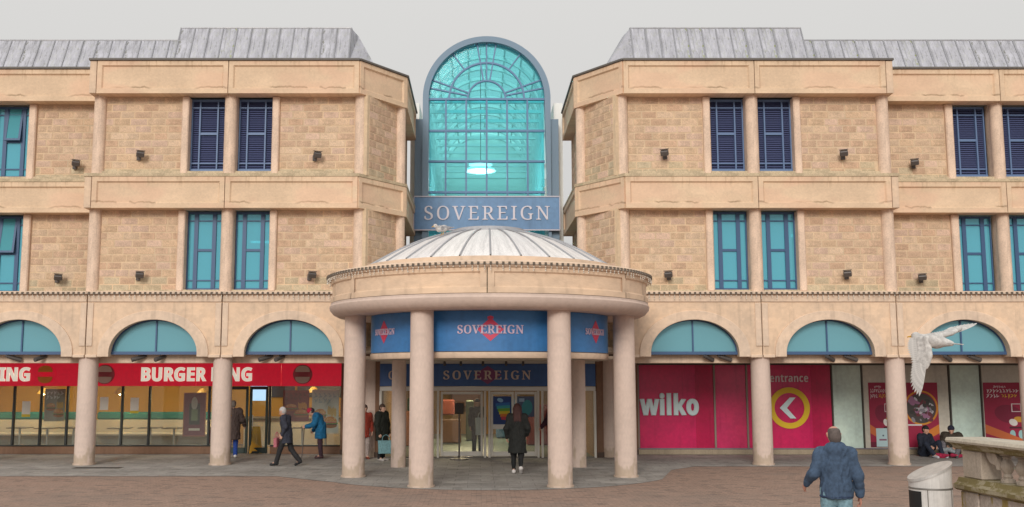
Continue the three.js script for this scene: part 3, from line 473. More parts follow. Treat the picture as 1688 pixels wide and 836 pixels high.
// mall interior behind the doors
{
  const m = thing('mall_hall', 'dim warm shopping mall hall seen through the entrance doors', 'hall', AX, 0, -ED - 0.2), wallM = std('#8f6a3e', 0.8);
  part('wall', [box(-3.3, -3.15, 0, 2.82, -12, 0), box(3.15, 3.3, 0, 2.82, -12, 0)], wallM, m); part('rear_wall', box(-3.3, 3.3, 0, 2.82, -12.2, -12), std('#8a6a38', 0.8), m);
  part('floor', box(-3.3, 3.3, 0.008, 0.012, -12, 0), std('#6f7a70', 0.35), m); part('ceiling', box(-3.3, 3.3, 2.82, 2.9, -12, 0), std('#b5a68c', 0.8), m);
  const r = rng(5); part('shop_display', [[-3.1, -2.2, 0, 1.2, -4.5, '#a4602a'], [-2.9, -2.0, 0, 1.6, -7, '#3d6b3c'], [-1.6, -0.9, 0, 0.85, -6, '#7a5230'], [-0.75, -0.45, 0, 1.5, -7.5, '#4d5a38'], [-1.7, -1.2, 0.9, 1.5, -8.5, '#8c3f2a'], [1.4, 2.6, 0, 1.4, -5, '#7d2f33'], [0.4, 1.5, 0, 1.5, -9, '#3f6a8c'], [-1.4, -0.2, 1.1, 1.9, -11.5, '#7a4a28']].map(([a, b, c, d, z, col]) => { const g = cb(a, b, c + 0.02, d, z - 0.5, z, 0.04), k = new THREE.Color(col), n = g.attributes.position.count, q = new Float32Array(n * 3); for (let i = 0; i < n; i++) q.set([k.r, k.g, k.b], i * 3); g.setAttribute('color', new THREE.BufferAttribute(q, 3)); return g; }), std('#ffffff', 0.7, { vertexColors: true, map: tWeave }), m);
  for (const z of [-3.5, -8]) { const p = thing('ceiling_light', z > -5 ? 'nearer glowing ceiling panel inside the mall hall' : 'farther glowing ceiling panel inside the mall hall', 'ceiling light', AX - 0.6, 2.8, -ED + z); part('light_panel', box(-0.6, 0.6, -0.02, 0.01, -0.3, 0.3), new THREE.MeshStandardMaterial({ color: 0xffffff, emissive: new THREE.Color(1, 0.8, 0.55), emissiveIntensity: 1.6 }), p); const l = new THREE.RectAreaLight(new THREE.Color(1, 0.78, 0.5), 55, 1.2, 0.6); l.position.set(0, -0.04, 0); l.rotation.x = -Math.PI / 2; p.add(l); }
}
// splayed walls beside the doors
for (const s of [-1, 1]) { const sg = s < 0 ? seg(-4.62, 31.3, -3.3, 30.02) : seg(3.15, 30.02, 4.6, 31.3), o = thing('side_wall', s < 0 ? 'dark brown splayed wall left of the entrance doors' : 'dark brown splayed wall right of the entrance doors', 'wall'); part('panel', box(0, sg.len, 0.006, 3.05, -0.15, 0).applyMatrix4(sg.M), C.brown, o); part('skirting', box(0, sg.len, 0.006, 0.16, 0.001, 0.02).applyMatrix4(sg.M), std('#57483f', 0.7), o); if (s < 0) part('red_panel', box(sg.len * 0.62, sg.len * 0.82, 2.1, 2.8, 0.002, 0.03).applyMatrix4(sg.M), std('#a81630', 0.5), o); }
// ---------- restaurant shopfront under the left arcade ----------
const SF = 31.5;
function canvasMat(w, h, draw, o = {}) { const c = document.createElement('canvas'); c.width = w; c.height = h; draw(c.getContext('2d'), w, h); const t = new THREE.CanvasTexture(c); t.colorSpace = THREE.SRGBColorSpace; t.magFilter = THREE.LinearFilter; return new THREE.MeshStandardMaterial({ color: 0xffffff, map: t, roughness: 0.55, ...o }); }
function sheet(x0, x1, y0, y1, z, d = 0.01) { const g = new THREE.BoxGeometry(x1 - x0, y1 - y0, d); return g.translate((x0 + x1) / 2, (y0 + y1) / 2, z - d / 2); } // print fills its front face
function poster(label, x0, x1, y0, y1, D, mat, edge) { const g = thing('window_poster', label, 'poster', (x0 + x1) / 2, y0, -D); const w = (x1 - x0) / 2; part('print', sheet(-w, w, 0, y1 - y0, 0), mat, g); if (edge) part('frame', [box(-w - 0.03, -w, -0.03, y1 - y0 + 0.03, -0.02, 0.012), box(w, w + 0.03, -0.03, y1 - y0 + 0.03, -0.02, 0.012), box(-w, w, -0.03, 0, -0.02, 0.012), box(-w, w, y1 - y0, y1 - y0 + 0.03, -0.02, 0.012)], edge, g); return g; }
{
  const g = thing('restaurant_shopfront', 'glazed burger restaurant front with dark mullions under the left arcade', 'shopfront', 0, 0, -SF), dk = std('#262a2a', 0.5), green = std('#23342f', 0.5);
  const xs = [-18.3, -17.45, -16.6, -15.7, -14.83, -13.99, -13.17, -12.3, -11.46, -10.61, -8.75, -8.2];
  part('stallriser', cb(-18.3, -8.2, 0.006, 0.24, -0.2, 0.05), C.brown, g); part('stallriser', cb(-6.82, -4.6, 0.006, 0.24, -0.2, 0.05), C.brown, g); part('sill', [cb(-18.3, -8.2, 0.24, 0.28, -0.1, 0.07), cb(-6.82, -4.6, 0.24, 0.28, -0.1, 0.07)], dk, g);
  for (let i = 0; i < xs.length; i++) { part('mullion', cb(xs[i] - 0.035, xs[i] + 0.035, 0.28, 2.1, -0.08, 0.02), dk, g); if (i) part('pane', box(xs[i - 1] + 0.035, xs[i] - 0.035, 0.28, 2.1, -0.04, -0.03), C.clear, g); }
  for (const x of [-6.86, -4.62]) part('mullion', cb(x - 0.035, x + 0.035, 0.28, 2.1, -0.08, 0.02), dk, g); part('pane', box(-6.82, -4.66, 0.28, 2.1, -0.04, -0.03), C.clear, g);
  for (const [a, b] of [[-8.16, -7.54], [-7.5, -6.92]]) { const d = part('door', [cb(a, a + 0.08, 0.02, 2.08, -0.1, -0.03), cb(b - 0.08, b, 0.02, 2.08, -0.1, -0.03), cb(a + 0.08, b - 0.08, 0.02, 0.2, -0.1, -0.03), cb(a + 0.08, b - 0.08, 1.98, 2.08, -0.1, -0.03)], green, g); part('pane', box(a + 0.07, b - 0.07, 0.18, 2.0, -0.07, -0.06), C.clear, d); part('handle', rod([a === -8.16 ? b - 0.12 : a + 0.12, 0.85, 0], [a === -8.16 ? b - 0.12 : a + 0.12, 1.2, 0], 0.015), C.alu, d); }
  // fascia
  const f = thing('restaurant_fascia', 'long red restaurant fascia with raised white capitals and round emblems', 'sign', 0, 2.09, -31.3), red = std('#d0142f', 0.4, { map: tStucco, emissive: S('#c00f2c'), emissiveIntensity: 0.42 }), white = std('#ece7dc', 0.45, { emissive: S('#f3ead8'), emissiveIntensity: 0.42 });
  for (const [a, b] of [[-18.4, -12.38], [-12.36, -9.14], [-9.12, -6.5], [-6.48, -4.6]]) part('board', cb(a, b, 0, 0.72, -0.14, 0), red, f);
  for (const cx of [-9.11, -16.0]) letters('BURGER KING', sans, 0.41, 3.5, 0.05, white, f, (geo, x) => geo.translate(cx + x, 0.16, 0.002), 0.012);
  const bun = std('#e08a2c', 0.45), dull = std('#d0b3a8', 0.5), dullRed = std('#b8505c', 0.5);
  for (const [x, b, p] of [[-13.8, bun, red], [-11.96, dull, dullRed], [-5.82, dull, dullRed]]) { const half = (s) => { const h = new THREE.Shape(); h.moveTo(-0.22, s * 0.075); h.lineTo(0.22, s * 0.075); h.quadraticCurveTo(0.23, s * 0.26, 0, s * 0.27); h.quadraticCurveTo(-0.23, s * 0.26, -0.22, s * 0.075); return extrude(h, 0.03, 0.022); }; part('emblem', [half(1).translate(x, 0.36, 0), half(-1).translate(x, 0.36, 0)], b, f); part('emblem_disc', new THREE.CylinderGeometry(0.3, 0.3, 0.02, 40).rotateX(Math.PI / 2).translate(x, 0.36, 0.011), b === bun ? red : dullRed, f); letters('BURGER', sans, 0.085, 0.36, 0.012, b === bun ? red : p, f, (geo, q) => geo.translate(x + q, 0.365, 0.03)); letters('KING', sans, 0.085, 0.22, 0.012, p, f, (geo, q) => geo.translate(x + q, 0.27, 0.03)); }
  // room
  const r = thing('restaurant_room', 'warm ochre restaurant room with pale booths seen through the left shopfront', 'room', 0, 0, -SF), och = std('#c9973c', 0.8), pale = std('#b9b2a4', 0.7);
  part('rear_wall', box(-18.4, -4.4, 0, 2.8, -4.7, -4.5), och, r); part('side_wall', [box(-18.6, -18.4, 0, 2.8, -4.7, -0.2), box(-4.5, -4.4, 0, 2.8, -4.5, -0.3)], och, r); part('floor', box(-18.4, -4.4, 0.007, 0.012, -4.5, -0.05), std('#7d7468', 0.5), r); part('ceiling', box(-18.4, -4.4, 2.78, 2.9, -4.7, -0.12), pale, r);
  const tealSeat = std('#1f6e68', 0.5);
  for (const [a, b] of [[-18.2, -13.6], [-13.4, -9.4]]) { const n = thing('booth_bench', a < -15 ? 'long pale booth bench with teal back in the restaurant, farther left' : 'long pale booth bench with teal back in the restaurant, nearer the door', 'bench', 0, 0, -SF); part('base', cb(a, b, 0.012, 0.92, -3.3, -3.05), pale, n); part('seat', cb(a, b, 0.4, 0.5, -3.05, -2.6, 0.03), pale, n); part('back_pad', cb(a, b, 0.92, 1.18, -3.3, -3.1, 0.05), tealSeat, n); }
  const ms = thing('menu_screen', 'small glowing pale blue screen above the serving counter by the door', 'screen', -8.0, 1.55, -SF - 3.6); part('display', cb(-0.3, 0.3, 0, 0.5, -0.04, 0), new THREE.MeshStandardMaterial({ color: 0x222222, emissive: new THREE.Color(0.5, 0.72, 1), emissiveIntensity: 1.1 }), ms); part('pole', rod([0, 0.5, -0.02], [0, 1.22, -0.02], 0.02), dk, ms); const sl = new THREE.RectAreaLight(new THREE.Color(0.5, 0.72, 1), 1.1, 0.6, 0.5); sl.position.set(0, 0.25, 0.03); sl.rotation.y = Math.PI; ms.add(sl);
  const k = thing('serving_counter', 'pale serving counter at the right end of the restaurant', 'counter', 0, 0, -SF); part('front', cb(-8.4, -4.9, 0.012, 0.95, -3.9, -3.2), pale, k); part('top', cb(-8.45, -4.85, 0.952, 1.0, -3.95, -3.1), std('#8a8276', 0.4), k); part('menu_board', [cb(-8.3, -6.9, 1.65, 2.2, -4.48, -4.4), cb(-6.8, -5.1, 1.65, 2.2, -4.48, -4.4)], std('#3d3a3c', 0.4), k);
  const tx = [-16.7, -15.3, -14.3, -13.55, -11.95, -11.05, -10.2, -6.1, -5.3];
  tx.forEach((x, i) => { const t = thing('cafe_table', ['first', 'second', 'third', 'fourth', 'fifth', 'sixth', 'seventh', 'eighth', 'ninth'][i] + ' small pedestal table from the left behind the restaurant window', 'table', x, 0.012, -SF - 1.3 - (i % 2) * 0.25, 0, 'tables in the restaurant'); part('top', cb(-0.33, 0.33, 0.7, 0.735, -0.3, 0.3), std('#6e665c', 0.4), t); part('pedestal', [cyl(0.035, 0.035, 0.02, 0.7), cyl(0.24, 0.2, 0, 0.025)], C.alu, t); });
  [[-14.95, 1.8], [-9.62, 1.8], [-17.2, 1.8], [-12.4, 1.8], [-5.9, 1.85]].forEach(([x, y], i) => { const l = thing('pendant_lamp', ['glowing yellow pendant lamp left of the left arcade column', 'glowing yellow pendant lamp in the window right of the first column', 'glowing pendant lamp at the far left end of the restaurant', 'glowing pendant lamp behind the first arcade column', 'glowing pendant lamp above the table by the right window'][i], 'lamp', x, y, -SF - 2.4, 0); part('shade', lathe([[0.03, 0.2], [0.09, 0.17], [0.2, 0.04], [0.21, 0.0], [0.19, 0.0], [0.08, 0.15], [0.02, 0.18]], 20), std('#d0a045', 0.5), l); part('bulb', new THREE.SphereGeometry(0.055, 12, 8).translate(0, 0.03, 0), new THREE.MeshStandardMaterial({ color: 0xffffff, emissive: new THREE.Color(1, 0.8, 0.35), emissiveIntensity: 5 }), l); part('cord', rod([0, 0.2, 0], [0, 0.95, 0], 0.006), C.black, l); const p = new THREE.PointLight(new THREE.Color(1, 0.78, 0.42), 2.4); p.position.set(0, -0.06, 0); p.castShadow = true; p.shadow.radius = 3; l.add(p); });
  for (const x of [-15.2, -10.4, -6.4]) { const l = thing('ceiling_light', x < -13 ? 'pale ceiling panel light at the left of the restaurant' : x < -8 ? 'pale ceiling panel light in the middle of the restaurant' : 'pale ceiling panel light above the serving counter', 'ceiling light', x, 2.77, -SF - 1.8); part('light_panel', box(-0.6, 0.6, -0.02, 0.005, -0.3, 0.3), new THREE.MeshStandardMaterial({ color: 0xffffff, emissive: new THREE.Color(1, 0.85, 0.62), emissiveIntensity: 1.8 }), l); const a = new THREE.RectAreaLight(new THREE.Color(1, 0.82, 0.56), 12, 1.2, 0.6); a.position.set(0, -0.04, 0); a.rotation.x = -Math.PI / 2; l.add(a); }
  // posters in the window: food pictures as the photo shows them, no lettering that could be read
  const food = (bg, seed, tint) => canvasMat(256, 320, (c, w, h) => { c.fillStyle = bg; c.fillRect(0, 0, w, h); const q = rng(seed); const bunAt = (x, y, s) => { c.fillStyle = '#9a5a2a'; c.beginPath(); c.ellipse(x, y + s * 0.35, s, s * 0.3, 0, 0, 7); c.fill(); c.fillStyle = '#5b3322'; c.fillRect(x - s, y + s * 0.08, s * 2, s * 0.22); c.fillStyle = '#6f8a3a'; for (let i = 0; i < 9; i++) { c.beginPath(); c.ellipse(x - s + i * s * 0.25, y + s * 0.06, s * 0.18, s * 0.08, q(), 0, 7); c.fill(); } c.fillStyle = '#c6403a'; c.fillRect(x - s * 0.9, y - s * 0.06, s * 1.8, s * 0.09); c.fillStyle = '#c07a3c'; c.beginPath(); c.ellipse(x, y - s * 0.1, s, s * 0.62, 0, Math.PI, 0); c.fill(); c.fillStyle = '#e9c48a'; for (let i = 0; i < 26; i++) { c.beginPath(); c.ellipse(x + (q() - 0.5) * s * 1.5, y - s * 0.2 - q() * s * 0.35, 3, 2, q() * 3, 0, 7); c.fill(); } };
    c.strokeStyle = tint; c.lineWidth = 9; c.lineCap = 'round'; for (let i = 0; i < 9; i++) { const x = 26 + (i % 5) * 44, y = 26 + Math.floor(i / 5) * 40; c.beginPath(); c.moveTo(x, y + q() * 8); c.quadraticCurveTo(x + 30 * q(), y + 14, x + q() * 8, y + 28); c.lineTo(x + 24, y + 28 * q()); c.stroke(); } bunAt(80, 180, 56); bunAt(178, 240, 62); c.fillStyle = '#d9a33c'; for (let i = 0; i < 12; i++) c.fillRect(150 + i * 7, 120 + q() * 20, 5, 60); });
  poster('food poster on the window left of the first arcade column', -14.0 + 0.1, -13.26, 1.0, 2.0, SF + 0.06, food('#8d8476', 3, '#d8d8d2'));
  poster('maroon food poster inside the window by the walking man', -6.55, -5.72, 0.98, 1.95, SF + 0.5, food('#7c2f33', 4, '#4b2a2a'));
  poster('pale food poster on the window at the right end of the restaurant', -5.56, -4.72, 0.62, 1.98, SF + 0.06, food('#cbc3bb', 9, '#a3aab0'));
  poster('dark maroon portrait poster on a stand behind the second arcade column', -9.6, -8.96, 0.55, 1.85, SF + 0.3, canvasMat(128, 256, (c, w, h) => { c.fillStyle = '#6d2436'; c.fillRect(0, 0, w, h); c.fillStyle = '#2c2a28'; c.fillRect(30, 60, 68, 130); c.fillStyle = '#a8a39a'; c.beginPath(); c.ellipse(62, 60, 20, 40, 0, 0, 7); c.fill(); c.fillStyle = '#6b7a5a'; c.fillRect(44, 96, 40, 70); c.fillStyle = '#c9bfb2'; c.fillRect(30, 212, 70, 14); }), std('#8c4a35', 0.5));
  for (const [x, y, lab, yel] of [[-14.45, 1.22, 'white paper notice with yellow foot on the window left of the first column', 1], [-12.03, 1.35, 'plain white paper notice on the window right of the first column', 0], [-11.08, 1.33, 'pale yellow framed notice on the window below the pendant lamp', 1]]) { const n = thing('paper_notice', lab, 'notice', x, y, -SF + 0.001); part('sheet', box(-0.13, 0.13, 0, 0.4, -0.027, -0.02), std('#d9d6cc', 0.7), n); if (yel) part('coloured_strip', box(-0.13, 0.13, -0.08, 0, -0.027, -0.02), std('#c9b23a', 0.7), n); }
  const st = thing('litter_stool', 'small red box with yellow top standing inside the restaurant window', 'box', -8.62, 0.3, -SF - 0.35); part('body', cb(-0.15, 0.15, 0, 0.42, -0.15, 0.15, 0.02), std('#a3182c', 0.5), st); part('lid', cb(-0.18, 0.18, 0.421, 0.5, -0.18, 0.18, 0.02), std('#d19a2a', 0.5), st);
  const sg = thing('wet_floor_sign', 'yellow folding floor sign standing in the restaurant doorway', 'floor sign', -7.3, 0.012, -SF - 0.18, 0.15); for (const q of [1, -1]) { const pn = new THREE.Shape(); pn.moveTo(-0.19, 0); pn.lineTo(-0.13, 0.02); pn.lineTo(-0.1, 0.08); pn.lineTo(0.1, 0.08); pn.lineTo(0.13, 0.02); pn.lineTo(0.19, 0); pn.lineTo(0.12, 0.82); pn.lineTo(-0.12, 0.82); pn.closePath(); const e = extrude(pn, 0.015, -0.0075); e.applyMatrix4(new THREE.Matrix4().makeTranslation(0, 0, q * 0.17).multiply(new THREE.Matrix4().makeRotationX(-q * 0.2))); part('panel', e, std('#dca51c', 0.5), sg); } part('hinge', rod([-0.11, 0.81, 0], [0.11, 0.81, 0], 0.016), std('#c08f18', 0.5), sg);
}
// ---------- shop under the right arcade ----------
{
  const D = 31.3, g = thing('store_shopfront', 'store front of magenta and frosted window panels under the right arcade', 'shopfront', 0, 0, -D), mul = std('#8c8076', 0.5, { metalness: 0.2 }), dkm = std('#4a4640', 0.5);
  const mag = [std('#d81c62', 0.3, { map: tStucco }), std('#c40f50', 0.3, { map: tStucco }), std('#d9356c', 0.22, { map: tStucco })], frost = std('#d2e8e0', 0.35, { map: tStucco }), paleP = std('#d2cdc2', 0.4, { map: tStucco });
  part('stallriser', cb(4.55, 22, 0.006, 0.17, -0.2, 0.06), std('#a89a85', 0.8, { map: tConc }), g); part('head_rail', [box(4.55, 10.56, 2.75, 2.79, -0.1, 0.04), box(10.56, 22, 2.73, 2.79, -0.1, 0.05)], dkm, g); part('sill_rail', box(4.55, 22, 0.17, 0.2, -0.1, 0.075), std('#77707a', 0.5), g);
  const pn = [[4.62, 6.35, mag[0]], [6.352, 6.92, mag[1]], [6.96, 7.93, mag[2]], [7.97, 8.55, mag[0]], [8.6, 9.95, mag[0]], [9.952, 10.56, mag[1]], [10.62, 11.5, frost], [11.56, 12.5, paleP], [12.55, 14.2, paleP], [14.28, 15.18, frost], [15.25, 16.9, paleP], [16.96, 18.6, frost], [18.66, 21.9, mag[0]]];
  for (const [a, b, m] of pn) part('window_vinyl', box(a, b, 0.2, 2.74, -0.022, -0.01), m, g);
  for (const [a, b] of [[4.62, 6.92], [6.97, 7.93], [7.97, 8.55], [8.6, 10.56], [10.62, 11.5], [11.56, 12.5], [12.55, 14.2], [14.28, 15.18], [15.25, 16.9], [16.96, 18.6], [18.66, 21.9]]) part('pane', box(a - 0.02, b + 0.02, 0.2, 2.74, -0.045, -0.03), C.clear, g);
  for (const x of [4.58, 6.945, 7.95, 8.575]) part('mullion', cb(x - 0.03, x + 0.03, 0.2, 2.74, -0.06, 0.03), mul, g); for (const x of [10.59, 11.53, 12.525, 14.24, 15.215, 16.93, 18.63, 21.95]) part('mullion', cb(x - 0.025, x + 0.025, 0.2, 2.74, -0.06, 0.03), dkm, g);
  part('backing', box(4.5, 22, 0, 2.78, -0.5, -0.3), std('#5d5a55', 0.9), g);
  const n = thing('store_name', 'pale rounded store name lettering on the magenta window', 'lettering', 5.55, 1.22, -D + 0.005), wm = std('#cfe2e6', 0.45), sh = std('#4f8f9c', 0.5);
  letters('wilko', sans, 0.6, 1.82, 0.04, wm, n, (geo, x) => geo.translate(x, 0, 0.004), 0.024);
  const e = thing('entrance_marker', 'yellow ring with pale left pointing chevron below a small word on magenta window', 'sign', 9.25, 1.42, -D + 0.005), ye = std('#d8b41c', 0.5);
  const ring = new THREE.Shape(); ring.absarc(0, 0, 0.63, 0, Math.PI * 2); const hole = new THREE.Path(); hole.absarc(0, 0, 0.46, 0, Math.PI * 2, true); ring.holes.push(hole); part('ring', extrude(ring, 0.012, 0, 0, 48), ye, e);
  const ch = new THREE.Shape(); [[-0.3, 0], [0.02, 0.32], [0.2, 0.32], [-0.08, 0], [0.2, -0.32], [0.02, -0.32]].forEach((p, i) => (i ? ch.lineTo(...p) : ch.moveTo(...p))); part('chevron', extrude(ch, 0.012, 0.001), wm, e);
  letters('entrance', sans, 0.24, 1.22, 0.012, std('#d3c3c6', 0.5), e, (geo, x) => geo.translate(x + 0.02, 0.8, 0));
  // posters: their prints cannot be read in the photograph, only their colours
  const blur = (seed, ring2) => canvasMat(256, 512, (c, w, h) => { const q = rng(seed); c.fillStyle = '#9a1a40'; c.fillRect(0, 0, w, h); if (ring2) { c.strokeStyle = '#d08a2a'; c.lineWidth = 14; c.beginPath(); c.ellipse(130, 200, 118, 130, 0, 0, 7); c.stroke(); c.fillStyle = '#4a4442'; c.beginPath(); c.ellipse(130, 205, 108, 118, 0, 0, 7); c.fill(); for (let i = 0; i < 60; i++) { c.fillStyle = ['#8b8790', '#bdb9c0', '#6a2f3a', '#3a3836', '#9a6a8a'][Math.floor(q() * 5)]; c.beginPath(); c.ellipse(60 + q() * 140, 130 + q() * 170, 8 + q() * 22, 5 + q() * 14, q() * 3, 0, 7); c.fill(); } c.fillStyle = '#d5d0d2'; c.fillRect(20, 330, 110, 12); c.fillStyle = '#cf7a2e'; c.beginPath(); c.moveTo(110, 420); c.lineTo(256, 330); c.lineTo(256, 400); c.lineTo(130, 470); c.fill(); } else { c.lineCap = 'round'; const marks = (x0, y0, n, hgt, col) => { c.strokeStyle = col; c.lineWidth = 5; for (let i = 0; i < n; i++) { const x = x0 + i * hgt * 0.78; c.beginPath(); c.moveTo(x + q() * 4, y0 + q() * 5); c.quadraticCurveTo(x + hgt * 0.8 * q(), y0 + hgt * 0.5, x + q() * 6, y0 + hgt - q() * 4); c.lineTo(x + hgt * 0.5, y0 + hgt * q()); c.stroke(); } }; marks(66, 26, 7, 14, '#cdb9c0'); marks(22, 52, 10, 26, '#ddd3d6'); marks(22, 92, 4, 26, '#ddd3d6'); marks(112, 92, 5, 26, '#d7ac35'); c.fillStyle = '#7c1236'; c.beginPath(); c.ellipse(150, 250, 90, 70, 0.4, 0, 7); c.fill(); c.strokeStyle = '#d9cfd0'; c.lineWidth = 6; c.strokeRect(172, 170, 56, 60); c.fillStyle = '#cf9a35'; c.beginPath(); c.ellipse(214, 292, 34, 22, 0.2, 0, 7); c.fill(); c.fillStyle = '#e3ddd9'; c.beginPath(); c.ellipse(176, 316, 30, 24, 0.9, 0, 7); c.fill(); c.fillStyle = '#4a1626'; c.fillRect(150, 350, 100, 14); c.fillStyle = '#9cc7c8'; c.beginPath(); c.ellipse(168, 410, 18, 34, 0, 0, 7); c.fill(); c.beginPath(); c.ellipse(222, 410, 18, 34, 0, 0, 7); c.fill(); c.fillStyle = '#c96a3a'; c.beginPath(); c.moveTo(0, 330); c.lineTo(256, 460); c.lineTo(256, 512); c.lineTo(0, 400); c.fill(); c.fillStyle = '#6a1030'; c.fillRect(0, 470, w, 42); } });
  const pw = -0.0;
  poster('narrow maroon poster left of the right arcade column', 11.72, 12.44, 0.22, 2.2, D + 0.004, blur(5, false)); poster('maroon poster with orange ring right of the arcade column', 12.78, 13.86, 0.22, 2.2, D + 0.004, blur(7, true)); poster('maroon poster with small pictures at the right end of the windows', 15.28, 16.55, 0.22, 2.2, D + 0.004, blur(6, false));
  poster('small pale blue notice leaning low in the window beside the arcade column', 11.9, 12.3, 0.24, 0.8, D - 0.004, canvasMat(64, 96, (c, w, h) => { c.fillStyle = '#b9d3d8'; c.fillRect(0, 0, w, h); c.fillStyle = '#8a5570'; c.fillRect(14, 56, 36, 8); c.fillStyle = '#5a6a78'; c.fillRect(30, 34, 8, 8); }));
}
// ---------- small fittings ----------
const floodProto = (() => { const g = new THREE.Group(); part('wall_plate', cb(-0.06, 0.06, -0.09, 0.09, -0.02, 0.012), C.darkMetal, g); part('arm', rod([0, 0.02, 0], [0.02, -0.06, 0.2], 0.018), C.darkMetal, g); const b = part('lamp_head', cbox(0.22, 0.15, 0.12, 0.02).rotateX(0.7).translate(0.03, 0.02, 0.24), C.darkMetal, g); part('visor', cbox(0.24, 0.02, 0.12, 0.005).rotateX(0.25).translate(0.03, 0.12, 0.26), C.darkMetal, b); return g; })();
[[-12.06, 8.43, 28.48, 'black floodlight on the upper stone panel beside the far left window'], [-9.94, 8.52, 27.69, 'black floodlight on the upper panel left of the left louvred pair'], [-4.98, 8.5, 27.69, 'pale small fitting on the upper panel right of the left louvred pair'], [-12.4, 5.13, 28.48, 'black floodlight on the lower stone panel beside the far left window'], [-9.82, 5.12, 27.69, 'black floodlight on the lower panel left of the left window pair'], [-5.06, 5.12, 27.69, 'black floodlight on the lower panel right of the left window pair'], [4.9, 8.55, 27.69, 'black floodlight on the upper panel left of the right louvred pair'], [9.92, 8.54, 27.69, 'black floodlight on the upper panel right of the right louvred pair'], [12.24, 8.45, 28.48, 'black floodlight on the upper stone panel beside the far right louvres'], [4.93, 5.13, 27.69, 'black floodlight on the lower panel just right of the portico'], [9.87, 5.15, 27.69, 'black floodlight on the lower panel right of the right window pair'], [12.28, 5.13, 28.48, 'black floodlight on the lower stone panel beside the far right window']].forEach(([x, y, D, l], i) => {
  const o = i ? floodProto.clone() : floodProto; o.name = numbered('floodlight'); o.position.set(x, y, -D); o.rotation.y = x < 0 ? 0.35 : -0.35; o.rotation.x = -0.12; scene.add(o); tag(o, l, 'floodlight', 'floodlights on the stone panels');
});
const spotProto = (() => { const g = new THREE.Group(); part('stem', rod([0, 0, 0], [0, -0.07, 0], 0.014), C.darkMetal, g); const h = part('lamp_head', rod([-0.16, -0.16, 0.1], [0.14, -0.06, -0.08], 0.062, 0.05, 12), C.darkMetal, g); part('end_cap', rod([0.14, -0.06, -0.08], [0.19, -0.045, -0.1], 0.035, 0.03, 10), C.darkMetal, h); return g; })();
[[-13.2, 'leftmost arch', 0], [-12.46, 'leftmost arch', 1], [-9.75, 'arch left of the second column', 0], [-9.15, 'arch left of the second column', 1], [-6.25, 'arch just left of the portico', 0], [-5.85, 'arch just left of the portico', 1], [6.0, 'arch just right of the portico', 0], [6.45, 'arch just right of the portico', 1], [9.35, 'arch above the yellow ring', 0], [9.93, 'arch above the yellow ring', 1], [12.6, 'arch behind the flying gull', 0], [13.35, 'arch behind the flying gull', 1]].forEach(([x, w, k], i) => {
  const o = i ? spotProto.clone() : spotProto; o.name = numbered('arch_spotlight'); o.position.set(x, 3.0, -27.8); o.rotation.y = (x > 0 ? -0.2 : 0.2) + (k ? 0.5 : 0) * (x > 0 ? 1 : -1) + (x < 0 ? 2.9 : 0); scene.add(o); tag(o, `dark spotlight under the ${w}, ${k ? 'right' : 'left'} one of the pair`, 'spotlight', 'spotlights under the arcade arches');
});
// strings of small lights along the ledges
function lightString(label, pts, group) { // pts: points along the ledge
  const g = thing('light_string', label, 'string lights', 0, 0, 0, 0, group), r = rng(pts.length), cable = [], bulbs = [], clips = [];
  for (let i = 0; i < pts.length - 1; i++) { const a = pts[i], b = pts[i + 1], m = a.clone().lerp(b, 0.5); m.y -= 0.02; cable.push(tube([a, m, b], 0.008, 4, 4)); clips.push(new THREE.BoxGeometry(0.05, 0.06, 0.04).translate(a.x, a.y, a.z)); const n = 1 + Math.floor(r() * 3), len = 0.03 + 0.04 * n; cable.push(rod([a.x, a.y, a.z], [a.x, a.y - len, a.z], 0.006, 0.006, 4)); for (let k = 1; k <= n; k++) bulbs.push(new THREE.OctahedronGeometry(0.016, 0).translate(a.x + (r() - 0.5) * 0.02, a.y - 0.03 - k * 0.04, a.z + 0.01)); }
  part('cable', cable, std('#b9aea2', 0.7), g); part('clip', clips, std('#5e5348', 0.7), g, 'stuff'); part('bulb', bulbs, std('#efece2', 0.3), g, 'stuff');
}
for (const s of [-1, 1]) { const p = []; for (let u = 3.75; u < 17.5; u += 0.14) p.push(V(s * u, 4.655, -27.33)); lightString(s < 0 ? 'string of small hanging lights along the left arcade ledge' : 'string of small hanging lights along the right arcade ledge', p, 'light strings'); }
{ const p = []; for (let a = -1.75; a < 1.75; a += 0.033) p.push(V(AX + Math.sin(a) * 4.055, 4.8, PZ + Math.cos(a) * 4.055)); lightString('string of small hanging lights around the portico rim', p, 'light strings'); }
for (const [x, z, l] of [[-10.35, -26.75, 'dark drain cover set in the grey paving between the two left columns'], [-13.9, -26.95, 'dark drain cover set in the grey paving at the far left']]) { const g = thing('drain_cover', l, 'drain cover', x, 0.006, z); part('frame', [box(-0.62, 0.62, 0.001, 0.008, -0.17, -0.14), box(-0.62, 0.62, 0.001, 0.008, 0.14, 0.17), box(-0.62, -0.59, 0.001, 0.008, -0.14, 0.14), box(0.59, 0.62, 0.001, 0.008, -0.14, 0.14)], std('#55514d', 0.7), g); part('grating', Array.from({ length: 24 }, (_, i) => box(-0.57 + i * 0.048, -0.545 + i * 0.048, 0.001, 0.006, -0.14, 0.14)), std('#4a4744', 0.7), g, 'stuff'); part('pit', box(-0.59, 0.59, 0.0005, 0.002, -0.14, 0.14), C.black, g); }
{ const g = thing('floor_stand', 'thin dark post on a round base standing before the sliding door', 'post', -0.92, 0.006, -29.4); part('base', lathe([[0.005, 0], [0.27, 0], [0.27, 0.03], [0.06, 0.07], [0.03, 0.1]], 28), C.darkMetal, g); part('pole', cyl(0.025, 0.022, 0.08, 1.35), C.darkMetal, g); part('head', cb(-0.13, 0.13, 1.3, 1.62, -0.02, 0.03), std('#3a3430', 0.5), g); }
